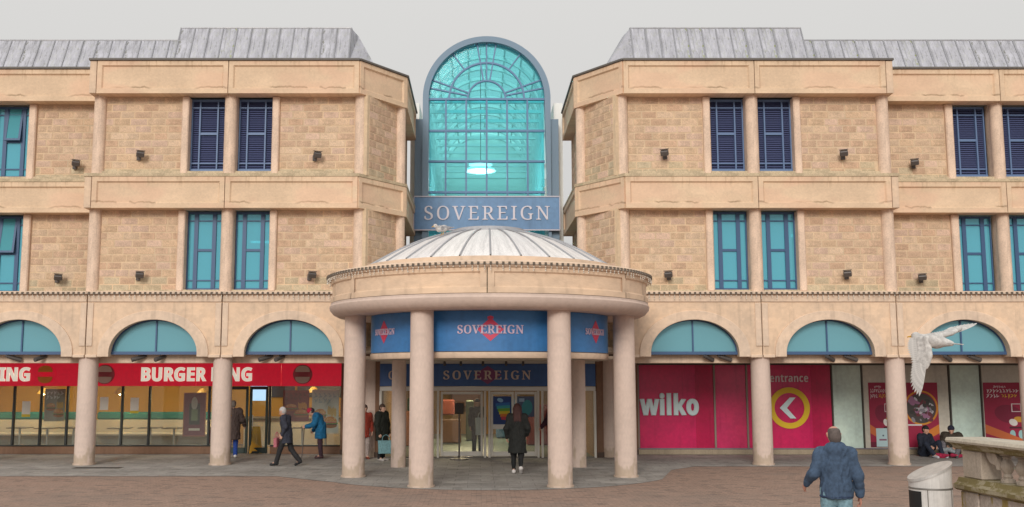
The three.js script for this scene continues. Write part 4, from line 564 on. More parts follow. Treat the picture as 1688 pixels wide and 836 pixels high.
{ const g = thing('door_poster', 'bright multicoloured poster on the left leaf of the entrance doors', 'poster', AX + 0.43, 0.98, -ED - 0.02), m = canvasMat(128, 192, (c, w, h) => { const gr = ['#1d3f86', '#2a6bb0', '#3aa0a8', '#6aa83a', '#d9c22e', '#d97a28', '#c23a4a']; c.fillStyle = '#22407c'; c.fillRect(0, 0, w, h); gr.forEach((k, i) => { c.fillStyle = k; c.beginPath(); c.moveTo(10 + i * 8, 30 + i * 18); c.lineTo(118, 20 + i * 20); c.lineTo(118, 44 + i * 20); c.lineTo(10 + i * 8, 52 + i * 18); c.fill(); }); c.fillStyle = '#8fb8d8'; c.beginPath(); c.ellipse(50, 26, 22, 14, 0.3, 0, 7); c.fill(); }); part('print', sheet(-0.27, 0.27, 0, 0.82, 0), m, g); }
{ const g = thing('door_poster', 'blue and teal poster on the right leaf of the entrance doors', 'poster', AX + 1.13, 1.2, -ED - 0.02), m = canvasMat(128, 128, (c, w, h) => { c.fillStyle = '#4a5a78'; c.fillRect(0, 0, w, h); c.fillStyle = '#3a8a92'; c.beginPath(); c.ellipse(74, 70, 40, 48, 0.2, 0, 7); c.fill(); c.fillStyle = '#9ab0c8'; c.fillRect(14, 12, 40, 22); }); part('print', sheet(-0.25, 0.25, 0, 0.6, 0), m, g); }
// ---------- litter bin and balustrade close by on the right ----------
{
  const g = thing('litter_bin', 'round brushed steel litter bin with a slanted lid beside the stone balustrade', 'bin', 5.6, 0, -13.45), st = std('#dedbd8', 0.4, { metalness: 0.05, map: tSteel }), R = 0.265, top = (x) => 1.135 + x * 0.42;
  const body = new THREE.CylinderGeometry(R, R, 1, 48, 1, true), p = body.attributes.position, uv = body.attributes.uv; for (let i = 0; i < p.count; i++) { const up = p.getY(i) > 0; uv.setXY(i, uv.getX(i) * 1.66, up ? 1 : 0); p.setY(i, up ? top(p.getX(i)) : 0.03); } body.computeVertexNormals(); part('body', body, st, g);
  const lid = new THREE.CylinderGeometry(R + 0.012, R + 0.012, 0.035, 48), q = lid.attributes.position; for (let i = 0; i < q.count; i++) q.setY(i, q.getY(i) + top(q.getX(i)) + 0.018); lid.computeVertexNormals(); part('lid', toCreasedNormals(lid, 0.5), std('#d9d7d4', 0.35, { metalness: 0.4, map: tSteel }), g);
  part('band', lathe([[R + 0.001, 0.93], [R + 0.006, 0.935], [R + 0.006, 0.95], [R + 0.001, 0.955]], 48), std('#8d8a86', 0.4, { metalness: 0.6 }), g);
  for (const a of [-0.55, 0.75, 2.0, 3.3]) part('seam', box(-0.006, 0.006, 0.05, 0.93, R - 0.002, R + 0.005).rotateY(a), std('#8d8a86', 0.4, { metalness: 0.6 }), g);
  const op = new THREE.CylinderGeometry(R + 0.004, R + 0.004, 0.26, 16, 1, true, -0.5, 1.0); op.rotateY(-1.35).translate(0, 0.78, 0); part('opening', op, C.black, g); part('base_ring', lathe([[R - 0.03, 0.0], [R + 0.01, 0.0], [R + 0.01, 0.04], [R - 0.01, 0.05]], 40), C.darkMetal, g);
}
{
  const ang = 0.10, g = thing('balustrade', 'weathered stone balustrade with mossy rail and turned balusters at right', 'balustrade', 6.22, 0, -13.55, ang), L = 5.2, moss = std('#ffffff', 0.95, { map: tMoss, bumpMap: tGrain, bumpScale: 0.006 }), pier = std('#ffffff', 0.95, { map: tPier, bumpMap: tGrain, bumpScale: 0.005 }), stone = std('#c4b7a8', 0.9, { map: tConc, bumpMap: tGrain, bumpScale: 0.004 });
  // runs along local z towards the viewer, its face looks to -x
  part('plinth', cb(-0.17, 0.2, 0, 0.9, 0, L, 0.02), pier, g);
  const mould = (pts, a, b) => { const s = new THREE.Shape(); pts.forEach((p, i) => (i ? s.lineTo(...p) : s.moveTo(...p))); s.closePath(); return muv(new THREE.ExtrudeGeometry(s, { depth: b - a, bevelEnabled: false }).translate(0, 0, a)); };
  part('plinth_moulding', mould([[-0.2, 0.902], [-0.25, 0.93], [-0.25, 0.98], [-0.2, 1.01], [-0.17, 1.07], [0.2, 1.07], [0.25, 0.98], [0.25, 0.93], [0.2, 0.902]], -0.06, L), moss, g);
  part('rail_moulding', mould([[-0.15, 1.43], [-0.19, 1.45], [-0.2, 1.48], [-0.25, 1.52], [0.25, 1.52], [0.2, 1.48], [0.15, 1.43]], -0.12, L), moss, g); part('rail', mould([[-0.27, 1.523], [-0.28, 1.55], [-0.26, 1.585], [0.26, 1.585], [0.28, 1.55], [0.27, 1.523]], -0.15, L), std('#cfc7b6', 0.9, { map: tConc }), g);
  part('end_pier', cb(-0.14, 0.14, 1.072, 1.428, 0.0, 0.42, 0.012), stone, g); part('plinth_pilaster', cb(-0.2, -0.168, 0, 0.898, 0.02, 0.4, 0.01), pier, g);
  const sc = new THREE.Shape(); sc.moveTo(0, 0); sc.quadraticCurveTo(0.02, -0.13, 0.14, -0.14); sc.quadraticCurveTo(0.2, -0.14, 0.2, -0.2); sc.lineTo(0.26, -0.2); sc.quadraticCurveTo(0.27, -0.07, 0.18, 0); sc.closePath();
  for (const z of [0.46, 2.9]) part('bracket', extrude(sc, 0.14, -0.07).rotateY(-Math.PI / 2).translate(-0.02, 1.425, z), stone, g);
  const bl = lathe([[0.001, 0], [0.085, 0], [0.085, 0.045], [0.05, 0.06], [0.062, 0.085], [0.05, 0.105], [0.045, 0.12], [0.085, 0.2], [0.088, 0.235], [0.07, 0.28], [0.045, 0.33], [0.055, 0.345], [0.055, 0.36], [0.045, 0.365], [0.08, 0.372], [0.08, 0.4], [0.001, 0.4]], 20);
  for (let i = 0; i < 14; i++) { const m = part('baluster', bl, stone, g); m.position.set(0, 1.073, 0.75 + i * 0.31); m.scale.y = 0.885; }
}
// ---------- people and birds: blended limbs meshed from a distance field ----------
function mesher(prims, cell, cut) {
  // prims: {a, b, ra, rb, s (squash of x,y,z), k (blend)}; the field is < 0 inside
  const lo = V(1e9, 1e9, 1e9), hi = V(-1e9, -1e9, -1e9);
  for (const p of prims) { p.b ??= p.a; p.rb ??= p.ra; p.s ??= [1, 1, 1]; p.k ??= 0.03; const r = Math.max(p.ra, p.rb); for (const q of [p.a, p.b]) ['x', 'y', 'z'].forEach((c, i) => { lo[c] = Math.min(lo[c], q[i] - r * p.s[i]); hi[c] = Math.max(hi[c], q[i] + r * p.s[i]); }); }
  const pad = cell * 2.5, nx = Math.ceil((hi.x - lo.x + 2 * pad) / cell) + 1, ny = Math.ceil((hi.y - lo.y + 2 * pad) / cell) + 1, nz = Math.ceil((hi.z - lo.z + 2 * pad) / cell) + 1;
  const ox = lo.x - pad, oy = lo.y - pad, oz = lo.z - pad, F = new Float32Array(nx * ny * nz).fill(0.2), at = (i, j, k) => i + nx * (j + ny * k);
  for (const p of prims) {
    const r = Math.max(p.ra, p.rb), m = p.k + cell * 3, rng3 = [0, 1, 2].map((c) => { const o = [ox, oy, oz][c], n = [nx, ny, nz][c], l = Math.min(p.a[c], p.b[c]) - r * p.s[c] - m, h = Math.max(p.a[c], p.b[c]) + r * p.s[c] + m; return [Math.max(0, Math.floor((l - o) / cell)), Math.min(n - 1, Math.ceil((h - o) / cell))]; });
    const bx = (p.b[0] - p.a[0]) / p.s[0], by = (p.b[1] - p.a[1]) / p.s[1], bz = (p.b[2] - p.a[2]) / p.s[2], L2 = bx * bx + by * by + bz * bz || 1e-9, sc = Math.min(...p.s);
    for (let k = rng3[2][0]; k <= rng3[2][1]; k++) for (let j = rng3[1][0]; j <= rng3[1][1]; j++) for (let i = rng3[0][0]; i <= rng3[0][1]; i++) {
      const x = (ox + i * cell - p.a[0]) / p.s[0], y = (oy + j * cell - p.a[1]) / p.s[1], z = (oz + k * cell - p.a[2]) / p.s[2], t = Math.max(0, Math.min(1, (x * bx + y * by + z * bz) / L2));
      const dx = x - bx * t, dy = y - by * t, dz = z - bz * t, d = (Math.sqrt(dx * dx + dy * dy + dz * dz) - (p.ra + (p.rb - p.ra) * t)) * sc, q = at(i, j, k), f = F[q], h = Math.max(p.k - Math.abs(f - d), 0) / p.k;
      F[q] = Math.min(f, d) - h * h * p.k * 0.25;
    }
  }
  if (cut) for (let k = 0; k < nz; k++) for (let j = 0; j < ny; j++) for (let i = 0; i < nx; i++) { const q = at(i, j, k); F[q] = Math.max(F[q], cut(ox + i * cell, oy + j * cell, oz + k * cell)); }
  // surface nets
  const id = new Int32Array(nx * ny * nz).fill(-1), pos = [], idx = [];
  for (let k = 0; k < nz - 1; k++) for (let j = 0; j < ny - 1; j++) for (let i = 0; i < nx - 1; i++) {
    let n = 0, sx = 0, sy = 0, sz = 0; const c = []; let inside = 0;
    for (let q = 0; q < 8; q++) { const v = F[at(i + (q & 1), j + ((q >> 1) & 1), k + (q >> 2))]; c.push(v); if (v < 0) inside++; }
    if (!inside || inside === 8) continue;
    for (let q = 0; q < 8; q++) for (const b of [1, 2, 4]) if (!(q & b)) { const u = c[q], w = c[q | b]; if (u < 0 !== w < 0) { const t = u / (u - w); sx += (q & 1) + (b === 1 ? t : 0); sy += ((q >> 1) & 1) + (b === 2 ? t : 0); sz += (q >> 2) + (b === 4 ? t : 0); n++; } }
    id[at(i, j, k)] = pos.length / 3; pos.push(ox + (i + sx / n) * cell, oy + (j + sy / n) * cell, oz + (k + sz / n) * cell);
  }
  for (let k = 1; k < nz - 1; k++) for (let j = 1; j < ny - 1; j++) for (let i = 1; i < nx - 1; i++) {
    const f = F[at(i, j, k)] < 0;
    const face = (g, a, b, c, d) => { if (f === g) return; const q = [a, b, c, d].map((e) => id[at(...e)]); if (q.some((e) => e < 0)) return; f ? idx.push(q[0], q[1], q[2], q[0], q[2], q[3]) : idx.push(q[0], q[2], q[1], q[0], q[3], q[2]); };
    face(F[at(i + 1, j, k)] < 0, [i, j - 1, k - 1], [i, j, k - 1], [i, j, k], [i, j - 1, k]);
    face(F[at(i, j + 1, k)] < 0, [i - 1, j, k - 1], [i - 1, j, k], [i, j, k], [i, j, k - 1]);
    face(F[at(i, j, k + 1)] < 0, [i - 1, j - 1, k], [i, j - 1, k], [i, j, k], [i - 1, j, k]);
  }
  const g = new THREE.BufferGeometry(); g.setAttribute('position', new THREE.Float32BufferAttribute(pos, 3)); g.setIndex(idx); g.computeVertexNormals();
  const uv = new Float32Array((pos.length / 3) * 2); for (let i = 0; i < pos.length / 3; i++) { uv[i * 2] = pos[i * 3] + pos[i * 3 + 2] * 0.6; uv[i * 2 + 1] = pos[i * 3 + 1]; } g.setAttribute('uv', new THREE.BufferAttribute(uv, 2)); return g;
}
function wrinkle(g, amp, fx, fy, seed) { const p = g.attributes.position, n = g.attributes.normal; for (let i = 0; i < p.count; i++) { const a = Math.atan2(p.getX(i), p.getZ(i)) * 2, y = p.getY(i), q = vn(a * fx + y * 6, y * fy - a * 2.5, 4096, 4096, seed) + 0.5 * vn(a * fx * 2.1 - y * 9, y * fy * 2.2, 4096, 4096, seed + 3) - 0.75; const d = amp * q; p.setXYZ(i, p.getX(i) + n.getX(i) * d, p.getY(i) + n.getY(i) * d, p.getZ(i) + n.getZ(i) * d); } g.computeVertexNormals(); return g; }
const add3 = (a, b, t = 1) => a.map((x, i) => x + b[i] * t), sub3 = (a, b) => a.map((x, i) => x - b[i]), len3 = (a) => Math.hypot(...a), nrm3 = (a) => { const l = len3(a) || 1; return a.map((x) => x / l); }, cr3 = (a, b) => [a[1] * b[2] - a[2] * b[1], a[2] * b[0] - a[0] * b[2], a[0] * b[1] - a[1] * b[0]], mix3 = (a, b, t) => a.map((x, i) => x + (b[i] - x) * t);
function handPrims(wrist, dir, side, curl) { // dir: along the forearm; side: +1 left hand, -1 right hand; palms face the thighs
  const d = nrm3(dir); let n = [-side, 0, 0.15]; n = nrm3(sub3(n, d.map((x) => x * (n[0] * d[0] + n[1] * d[1] + n[2] * d[2])))); const f = nrm3(cr3(d, n)), fw = f[2] < 0 ? f.map((x) => -x) : f, P = [];
  const pt = (a, b, c) => add3(add3(add3(wrist, d, a), fw, b), n, c);
  for (const b of [-0.026, -0.008, 0.01, 0.026]) P.push({ a: pt(0.01, b * 0.7, 0), b: pt(0.085, b, 0), ra: 0.014, rb: 0.012, k: 0.012 });
  [[-0.03, 0.055], [-0.01, 0.07], [0.01, 0.075], [0.029, 0.068]].forEach(([b, l]) => { const k1 = pt(0.09, b, 0), k2 = pt(0.09 + l * 0.5 * Math.cos(curl * 0.5), b, l * 0.5 * Math.sin(curl * 0.5)), k3 = add3(add3(k2, d, l * 0.5 * Math.cos(curl * 1.6)), n, l * 0.5 * Math.sin(curl * 1.6)); P.push({ a: k1, b: k2, ra: 0.0095, rb: 0.0088, k: 0.004 }, { a: k2, b: k3, ra: 0.0088, rb: 0.007, k: 0.003 }); });
  const t1 = pt(0.025, 0.026, 0.004), t2 = pt(0.06, 0.05, 0.016), t3 = pt(0.095, 0.052, 0.026); P.push({ a: t1, b: t2, ra: 0.013, rb: 0.0105, k: 0.01 }, { a: t2, b: t3, ra: 0.0105, rb: 0.008, k: 0.004 });
  return P;
}
// joints in metres for a 1.72 m adult facing +z; L is the figure's own left (+x)
const BASE = { pelvis: [0, 0.95, 0], chest: [0, 1.28, 0], neck: [0, 1.45, -0.01], head: [0, 1.6, 0.015], shL: [0.18, 1.41, -0.01], shR: [-0.18, 1.41, -0.01], elL: [0.235, 1.13, -0.03], elR: [-0.235, 1.13, -0.03], wrL: [0.24, 0.88, 0.04], wrR: [-0.24, 0.88, 0.04], hipL: [0.095, 0.92, 0], hipR: [-0.095, 0.92, 0], knL: [0.1, 0.5, 0.02], knR: [-0.1, 0.5, 0.02], anL: [0.1, 0.085, -0.02], anR: [-0.1, 0.085, -0.02], toeL: [0.12, 0.03, 0.14], toeR: [-0.12, 0.03, 0.14] };
function person(o) {
  const J = { ...BASE, ...o.pose }, K = (o.h ?? 1.72) / 1.72, g = thing('person', o.label, 'person', o.x, 0.006 + (o.y ?? 0), o.z, o.turn), sc = (geo) => geo.scale(K, K, K);
  const skin = std(o.skin ?? '#c79a84', 0.6), up = nrm3(sub3(J.head, J.neck)), fwd = o.look ? nrm3(o.look) : nrm3([0, -up[2], Math.max(0.4, up[1])]), H = J.head, rt = nrm3(cr3(up, fwd));
  const hp = (x, y, z) => add3(add3(add3(H, rt, x), up, y), fwd, z);
  const limb = (a, b, ra, rb, k = 0.03) => ({ a: J[a], b: J[b], ra, rb, k });
  const body = [{ a: J.pelvis, b: J.chest, ra: 0.125, rb: 0.13, s: [1.15, 1, 0.78], k: 0.06 }, { a: J.chest, b: mix3(J.chest, J.neck, 0.55), ra: 0.125, rb: 0.09, s: [1.25, 1, 0.75], k: 0.06 }, { a: mix3(J.chest, J.neck, 0.6), b: mix3(J.neck, J.head, 0.5), ra: 0.06, rb: 0.052 }];
  for (const s of ['L', 'R']) body.push(limb('sh' + s, 'el' + s, 0.055, 0.042), limb('el' + s, 'wr' + s, 0.041, 0.027), limb('hip' + s, 'kn' + s, 0.085, 0.056), limb('kn' + s, 'an' + s, 0.054, 0.038), { a: J['an' + s], b: J['toe' + s], ra: 0.042, rb: 0.03 }, { a: mix3(J.chest, J.neck, 0.6), b: J['sh' + s], ra: 0.06, rb: 0.055 });
  const head = [{ a: hp(0, 0.025, -0.012), ra: 0.1, s: [0.78, 1, 0.95], k: 0.02 }, { a: hp(0, -0.035, 0.03), b: hp(0, -0.075, 0.045), ra: 0.055, rb: 0.035, k: 0.03 }, { a: hp(0, 0.015, 0.088), b: hp(0, -0.022, 0.112), ra: 0.01, rb: 0.014, k: 0.012 }, { a: hp(-0.03, 0.025, 0.082), b: hp(0.03, 0.025, 0.082), ra: 0.012, k: 0.015 }, { a: hp(-0.018, -0.055, 0.088), b: hp(0.018, -0.055, 0.088), ra: 0.008, k: 0.008 }, { a: J.neck, b: hp(0, -0.05, -0.015), ra: 0.056, rb: 0.052, k: 0.03 }];
  for (const q of [-1, 1]) head.push({ a: hp(q * 0.082, 0.0, -0.005), b: hp(q * 0.086, 0.03, -0.012), ra: 0.014, rb: 0.017, s: [0.6, 1, 0.9], k: 0.008 });
  const hands = ['L', 'R'].map((s) => mesher(handPrims(J['wr' + s], sub3(J['wr' + s], J['el' + s]), s === 'L' ? 1 : -1, o.grip ?? 0.7), 0.0045));
  part('body', sc(merge([mesher(body, 0.014), mesher(head, 0.006), ...hands])), skin, g);
  part('eye', sc(merge([-1, 1].map((q) => new THREE.SphereGeometry(0.011, 10, 8).translate(...hp(q * 0.031, 0.008, 0.079))))), std('#3a3230', 0.3), g);
  const tr = std(o.trousers ?? '#2b2d38', 0.85, { map: tWeave }), tp = []; for (const s of ['L', 'R']) tp.push(limb('hip' + s, 'kn' + s, 0.105, 0.075), limb('kn' + s, 'an' + s, 0.074, o.flare ?? 0.06)); tp.push({ a: J.pelvis, b: mix3(J.hipL, J.hipR, 0.5), ra: 0.15, rb: 0.13, s: [1.1, 1, 0.85], k: 0.05 });
  part('trousers', sc(wrinkle(mesher(tp, 0.013), 0.012, 2, 14, 5)), tr, g);
  const sh = []; for (const s of ['L', 'R']) { const a = J['an' + s], t = J['toe' + s], d = nrm3(sub3(t, a)); sh.push({ a: add3(add3(a, d, -0.03), [0, -0.035, 0]), b: t, ra: 0.05, rb: 0.038, k: 0.02 }, { a: add3(a, [0, -0.01, 0]), ra: 0.05, k: 0.02 }); } part('shoes', sc(mesher(sh, 0.009)), std(o.shoes ?? '#1d1d20', 0.6), g);
  // coat or jacket
  const cm = std(o.coat, 0.85, { map: tWeave }), f = o.puff ?? 0, cp = [{ a: J.pelvis, b: J.chest, ra: 0.155 + f, rb: 0.155 + f, s: [1.15, 1, 0.85], k: 0.06 }, { a: J.chest, b: mix3(J.chest, J.neck, 0.55), ra: 0.15 + f, rb: 0.1 + f, s: [1.25, 1, 0.82], k: 0.06 }, { a: mix3(J.chest, J.neck, 0.7), b: mix3(J.chest, J.neck, 1.02), ra: 0.085, rb: 0.075, k: 0.03 }];
  for (const s of ['L', 'R']) { const w = mix3(J['el' + s], J['wr' + s], 0.97); cp.push({ a: mix3(J.chest, J.neck, 0.55), b: J['sh' + s], ra: 0.085, rb: 0.075 + f, k: 0.05 }, { a: J['sh' + s], b: J['el' + s], ra: 0.075 + f, rb: 0.062 + f * 0.8, k: 0.035 }, { a: J['el' + s], b: w, ra: 0.061 + f * 0.8, rb: 0.048 + f * 0.5, k: 0.03 }); }
  const hem = o.hem ?? 0.78, hr = o.hemR ?? 0.17, hc = o.hemC ?? [0, hem, 0]; cp.push({ a: J.pelvis, b: hc, ra: 0.155 + f, rb: hr, s: [1.12, 1, 0.88], k: 0.05 });
  for (let i = 0; i < (o.folds ?? 5); i++) { const r = rng(i * 7 + Math.round(o.x * 10)), a = r() * 6.28, y = hem + 0.08 + r() * 0.45; const c = [Math.cos(a) * 0.15, y, Math.sin(a) * 0.11]; cp.push({ a: add3(c, [(r() - 0.5) * 0.1, 0.05, 0]), b: add3(c, [(r() - 0.5) * 0.1, -0.07, 0]), ra: 0.022 + f * 0.5, rb: 0.012, k: 0.035 }); }
  if (o.hood) cp.push({ a: add3(J.neck, [-0.07, -0.015, -0.06]), b: add3(J.neck, [0.07, -0.015, -0.06]), ra: 0.07, k: 0.04 }, { a: add3(J.neck, [0, 0.02, -0.05]), ra: 0.1, s: [1.1, 0.6, 0.9], k: 0.04 });
  part(o.coatName ?? 'coat', sc(wrinkle(mesher(cp, 0.011, (x, y, z) => hem - y), 0.022, 1.6, 11, 9)), cm, g);
  if (o.waist) part('hem_band', sc(mesher([{ a: [hc[0] - 0.02, hem + 0.025, hc[2]], b: [hc[0] + 0.02, hem + 0.025, hc[2]], ra: hr + 0.006, s: [1.1, 0.16, 0.9], k: 0.01 }], 0.01)), std(o.waist, 0.85, { map: tWeave }), g);
  if (o.hair) { const hm = std(o.hair, 0.75, { map: tWeave }), q = [{ a: hp(0, 0.038, -0.022), ra: o.bald ? 0.094 : 0.108, s: [0.84, 1, 0.97], k: 0.02 }, { a: hp(0, -0.02, -0.055), ra: 0.075, s: [1, 1, 0.7], k: 0.03 }]; if (o.longHair) for (const x of [-0.05, 0, 0.05]) q.push({ a: hp(x, 0.0, -0.06), b: add3(hp(x * 1.3, 0, -0.1), [0, -o.longHair, -0.03]), ra: 0.062, rb: 0.035, k: 0.03 });
    const cutF = (x, y, z) => { const p = sub3([x, y, z], H), u = p[0] * up[0] + p[1] * up[1] + p[2] * up[2], w = p[0] * fwd[0] + p[1] * fwd[1] + p[2] * fwd[2]; let c = Math.min(w - 0.015, 0.045 - u); if (w > 0.02 && u < 0.05) c = Math.max(c, 0.01); if (o.bald && u > 0.09) c = Math.max(c, u - 0.09); return c; };
    part('hair', sc(mesher(q, 0.006, cutF)), hm, g); }
  if (o.hat) { const q = [{ a: hp(0, 0.05, -0.015), ra: 0.115, s: [0.86, 0.86, 1], k: 0.02 }, { a: hp(0, 0.13, -0.02), ra: 0.03, k: 0.02 }]; part('hat', sc(mesher(q, 0.007, (x, y, z) => { const p = sub3([x, y, z], H); return 0.035 - (p[0] * up[0] + p[1] * up[1] + p[2] * up[2]); })), std(o.hat, 0.95, { map: tWeave }), g); }
  if (o.scarf) part('scarf', sc(mesher([{ a: add3(J.neck, [-0.05, 0, 0.02]), b: add3(J.neck, [0.05, 0, 0.02]), ra: 0.085, s: [1, 0.7, 1], k: 0.02 }, { a: add3(J.neck, [0.05, -0.02, 0.1]), b: add3(J.neck, [0.06, -0.22, 0.16]), ra: 0.045, rb: 0.04, k: 0.02 }], 0.009)), std(o.scarf, 0.95, { map: tWeave }), g);
  return g;
}
const PI = Math.PI;
// man close by, walking away
person({ label: 'man in a blue hooded jacket and light jeans walking away beside the bin', x: 4.2, z: -13.0, turn: PI - 0.12, h: 1.75, skin: '#c08a78', coat: '#4a607c', trousers: '#8fb6c6', shoes: '#3a3a3c', hair: '#6b5f5b', bald: true, hood: true, hem: 0.84, hemR: 0.165, puff: 0.006, folds: 12, coatName: 'jacket', waist: '#36496a', flare: 0.075, look: [0.1, 0, 1], pose: { elL: [0.28, 1.15, -0.06], wrL: [0.335, 1.0, 0.12], shL: [0.175, 1.39, -0.01], shR: [-0.175, 1.39, -0.01], elR: [-0.26, 1.12, -0.05], wrR: [-0.29, 0.87, 0.02], knL: [0.1, 0.5, 0.1], anL: [0.1, 0.1, -0.04], toeL: [0.12, 0.03, 0.1], knR: [-0.1, 0.5, 0.0], anR: [-0.1, 0.11, -0.18], toeR: [-0.11, 0.03, -0.05] } });
// woman walking in
person({ label: 'woman in a long black coat with reddish long hair walking into the entrance', x: 0.6, z: -25.1, turn: PI, h: 1.7, coat: '#1f211f', trousers: '#17181a', shoes: '#c9c4c2', hair: '#4a2522', longHair: 0.3, hem: 0.52, hemR: 0.21, flare: 0.045, folds: 8, puff: 0.01, pose: { elL: [0.27, 1.12, -0.05], wrL: [0.26, 0.9, 0.05], elR: [-0.27, 1.13, -0.02], wrR: [-0.24, 0.95, 0.12], knR: [-0.09, 0.48, -0.02], anR: [-0.08, 0.17, -0.16], toeR: [-0.085, 0.05, -0.05], knL: [0.09, 0.49, 0.07], anL: [0.09, 0.085, 0.04], toeL: [0.1, 0.03, 0.2] } });
// elderly person striding left across the arcade
person({ label: 'white haired person in a dark grey coat striding left in front of the restaurant', x: -5.52, z: -27.35, turn: -PI / 2 - 0.2, h: 1.58, coat: '#3a3d4c', trousers: '#2c2b2e', hair: '#cfc9c5', hem: 0.66, hemR: 0.19, folds: 8, puff: 0.015, flare: 0.07, pose: { chest: [0, 1.27, 0.05], neck: [0, 1.43, 0.09], head: [0, 1.56, 0.15], shL: [0.18, 1.38, 0.06], shR: [-0.18, 1.38, 0.06], elL: [0.23, 1.12, -0.04], wrL: [0.22, 0.9, 0.06], elR: [-0.23, 1.12, 0.1], wrR: [-0.2, 0.92, 0.24], knL: [0.09, 0.5, 0.16], anL: [0.08, 0.1, 0.28], toeL: [0.09, 0.04, 0.44], knR: [-0.09, 0.48, -0.1], anR: [-0.09, 0.14, -0.38], toeR: [-0.09, 0.035, -0.25] } });
// stooped person in a blue coat
person({ label: 'stooped person in a bright blue coat and red hat leaning on a walking stick', x: -5.0, z: -29.85, turn: -PI / 2 + 0.1, h: 1.6, coat: '#0f6c9c', trousers: '#4a3340', shoes: '#4a3034', hair: '#33313a', hat: '#c22a48', hem: 0.62, hemR: 0.21, folds: 7, puff: 0.03, grip: 1.3, pose: { chest: [0, 1.22, 0.1], neck: [0, 1.35, 0.2], head: [0, 1.44, 0.31], shL: [0.17, 1.32, 0.14], shR: [-0.17, 1.32, 0.14], elL: [0.24, 1.06, 0.2], wrL: [0.2, 1.0, 0.44], elR: [-0.24, 1.06, 0.12], wrR: [-0.2, 0.86, 0.24] } });
{ const g = thing('walking_stick', 'dark walking stick held in front of the person in blue', 'walking stick', -5.52, 0.006, -29.7); part('shaft', rod([0, 0, 0], [0.06, 0.86, 0], 0.012, 0.013), C.darkMetal, g); part('handle', tube([[0.06, 0.86, 0], [0.06, 0.9, 0], [0.02, 0.92, 0], [-0.05, 0.9, 0]], 0.015, 12), C.black, g); }
// person in brown at the restaurant door
person({ label: 'person in a brown coat and bright blue trousers by the restaurant door', x: -7.62, z: -29.95, turn: PI + 0.3, h: 1.66, coat: '#5a4a46', trousers: '#2a4fa8', shoes: '#cfcac6', hair: '#7a6f68', hem: 0.56, hemR: 0.22, folds: 8, puff: 0.03, pose: { elR: [-0.29, 1.14, 0.0], wrR: [-0.36, 0.98, 0.12] } });
// two people left of the entrance
person({ label: 'person in a rust red top and pale patterned trousers behind the left portico column', x: -3.68, z: -29.55, turn: 0.3, h: 1.55, coat: '#9a3420', trousers: '#b3a29c', shoes: '#7a3a2a', hair: '#4a2c24', hem: 0.7, hemR: 0.17 });
person({ label: 'person in a dark green coat carrying a pale blue bag left of the entrance', x: -3.12, z: -29.0, turn: PI / 2 - 0.5, h: 1.58, skin: '#d0a58f', coat: '#23261e', trousers: '#1f2226', shoes: '#b9b2ae', hair: '#5a4438', hem: 0.62, hemR: 0.2, puff: 0.035, grip: 1.4, pose: { elL: [0.26, 1.1, 0.02], wrL: [0.24, 0.84, 0.1], wrR: [-0.24, 0.84, 0.06] } });
const bagShape = (w, h, d, m, g, hm) => { const q = new THREE.Shape(); q.moveTo(-w * 0.46, 0); q.lineTo(w * 0.46, 0); q.lineTo(w * 0.5, h); q.lineTo(-w * 0.5, h); q.closePath(); part('bag_body', extrude(q, d, -d / 2, 0.012), m, g); for (const z of [-d / 2, d / 2]) part('handle', tube([[-w * 0.25, h, z], [-w * 0.2, h + 0.12, z * 0.5], [0, h + 0.17, 0], [w * 0.2, h + 0.12, z * 0.5], [w * 0.25, h, z]], 0.008, 16), hm ?? m, g); };
{ const g = thing('shopping_bag', 'pale blue shopping bag held low by the person in dark green', 'bag', -2.98, 0.24, -28.72, 0.15); bagShape(0.42, 0.34, 0.12, std('#86b6be', 0.7, { map: tWeave }), g); }
{ const g = thing('hand_bag', 'small pink bag carried by the person striding left', 'bag', -5.78, 0.52, -27.3, 1.3); bagShape(0.2, 0.22, 0.07, std('#c9737f', 0.7, { map: tWeave }), g); }
// behind the entrance glass
person({ label: 'dark clothed person with a white bag behind the sliding door glass', x: -0.4, z: -31.3, turn: 0.2, h: 1.68, coat: '#22242c', trousers: '#23252c', hair: '#2c2420', hem: 0.75, hemR: 0.18 });
{ const g = thing('carrier_bag', 'white carrier bag held by the person behind the sliding door', 'bag', -0.3, 0.62, -31.05, 0.1); bagShape(0.3, 0.5, 0.1, std('#b9c6d2', 0.6), g); }
person({ label: 'person in a maroon coat half hidden by the right front column', x: 1.85, z: -29.5, turn: -0.6, h: 1.6, coat: '#4a2436', trousers: '#54566a', shoes: '#2a2a2e', hair: '#33241f', hem: 0.7, hemR: 0.19, puff: 0.02, pose: { elR: [-0.3, 1.12, 0.05], wrR: [-0.36, 0.98, 0.2] } });
// two people sitting on the ground by the right windows
const SIT = { pelvis: [0, 0.14, 0], chest: [0, 0.48, 0.04], neck: [0, 0.64, 0.07], head: [0, 0.78, 0.11], shL: [0.18, 0.6, 0.05], shR: [-0.18, 0.6, 0.05], elL: [0.25, 0.36, 0.14], elR: [-0.25, 0.36, 0.14], wrL: [0.14, 0.3, 0.34], wrR: [-0.14, 0.3, 0.34], hipL: [0.1, 0.12, 0.02], hipR: [-0.1, 0.12, 0.02], knL: [0.24, 0.42, 0.34], knR: [-0.24, 0.4, 0.34], anL: [0.14, 0.08, 0.56], anR: [-0.14, 0.08, 0.54], toeL: [0.16, 0.03, 0.72], toeR: [-0.16, 0.03, 0.7] };
person({ label: 'person in navy with white stripes sitting on the ground by the shop window', x: 13.0, z: -30.5, turn: 0.35, h: 1.72, coat: '#1f2638', trousers: '#232c40', shoes: '#b9b9c0', hair: '#1c191b', hem: 0.02, hemR: 0.16, hemC: [0, 0.1, 0], folds: 0, puff: 0.01, coatName: 'jacket', pose: SIT });
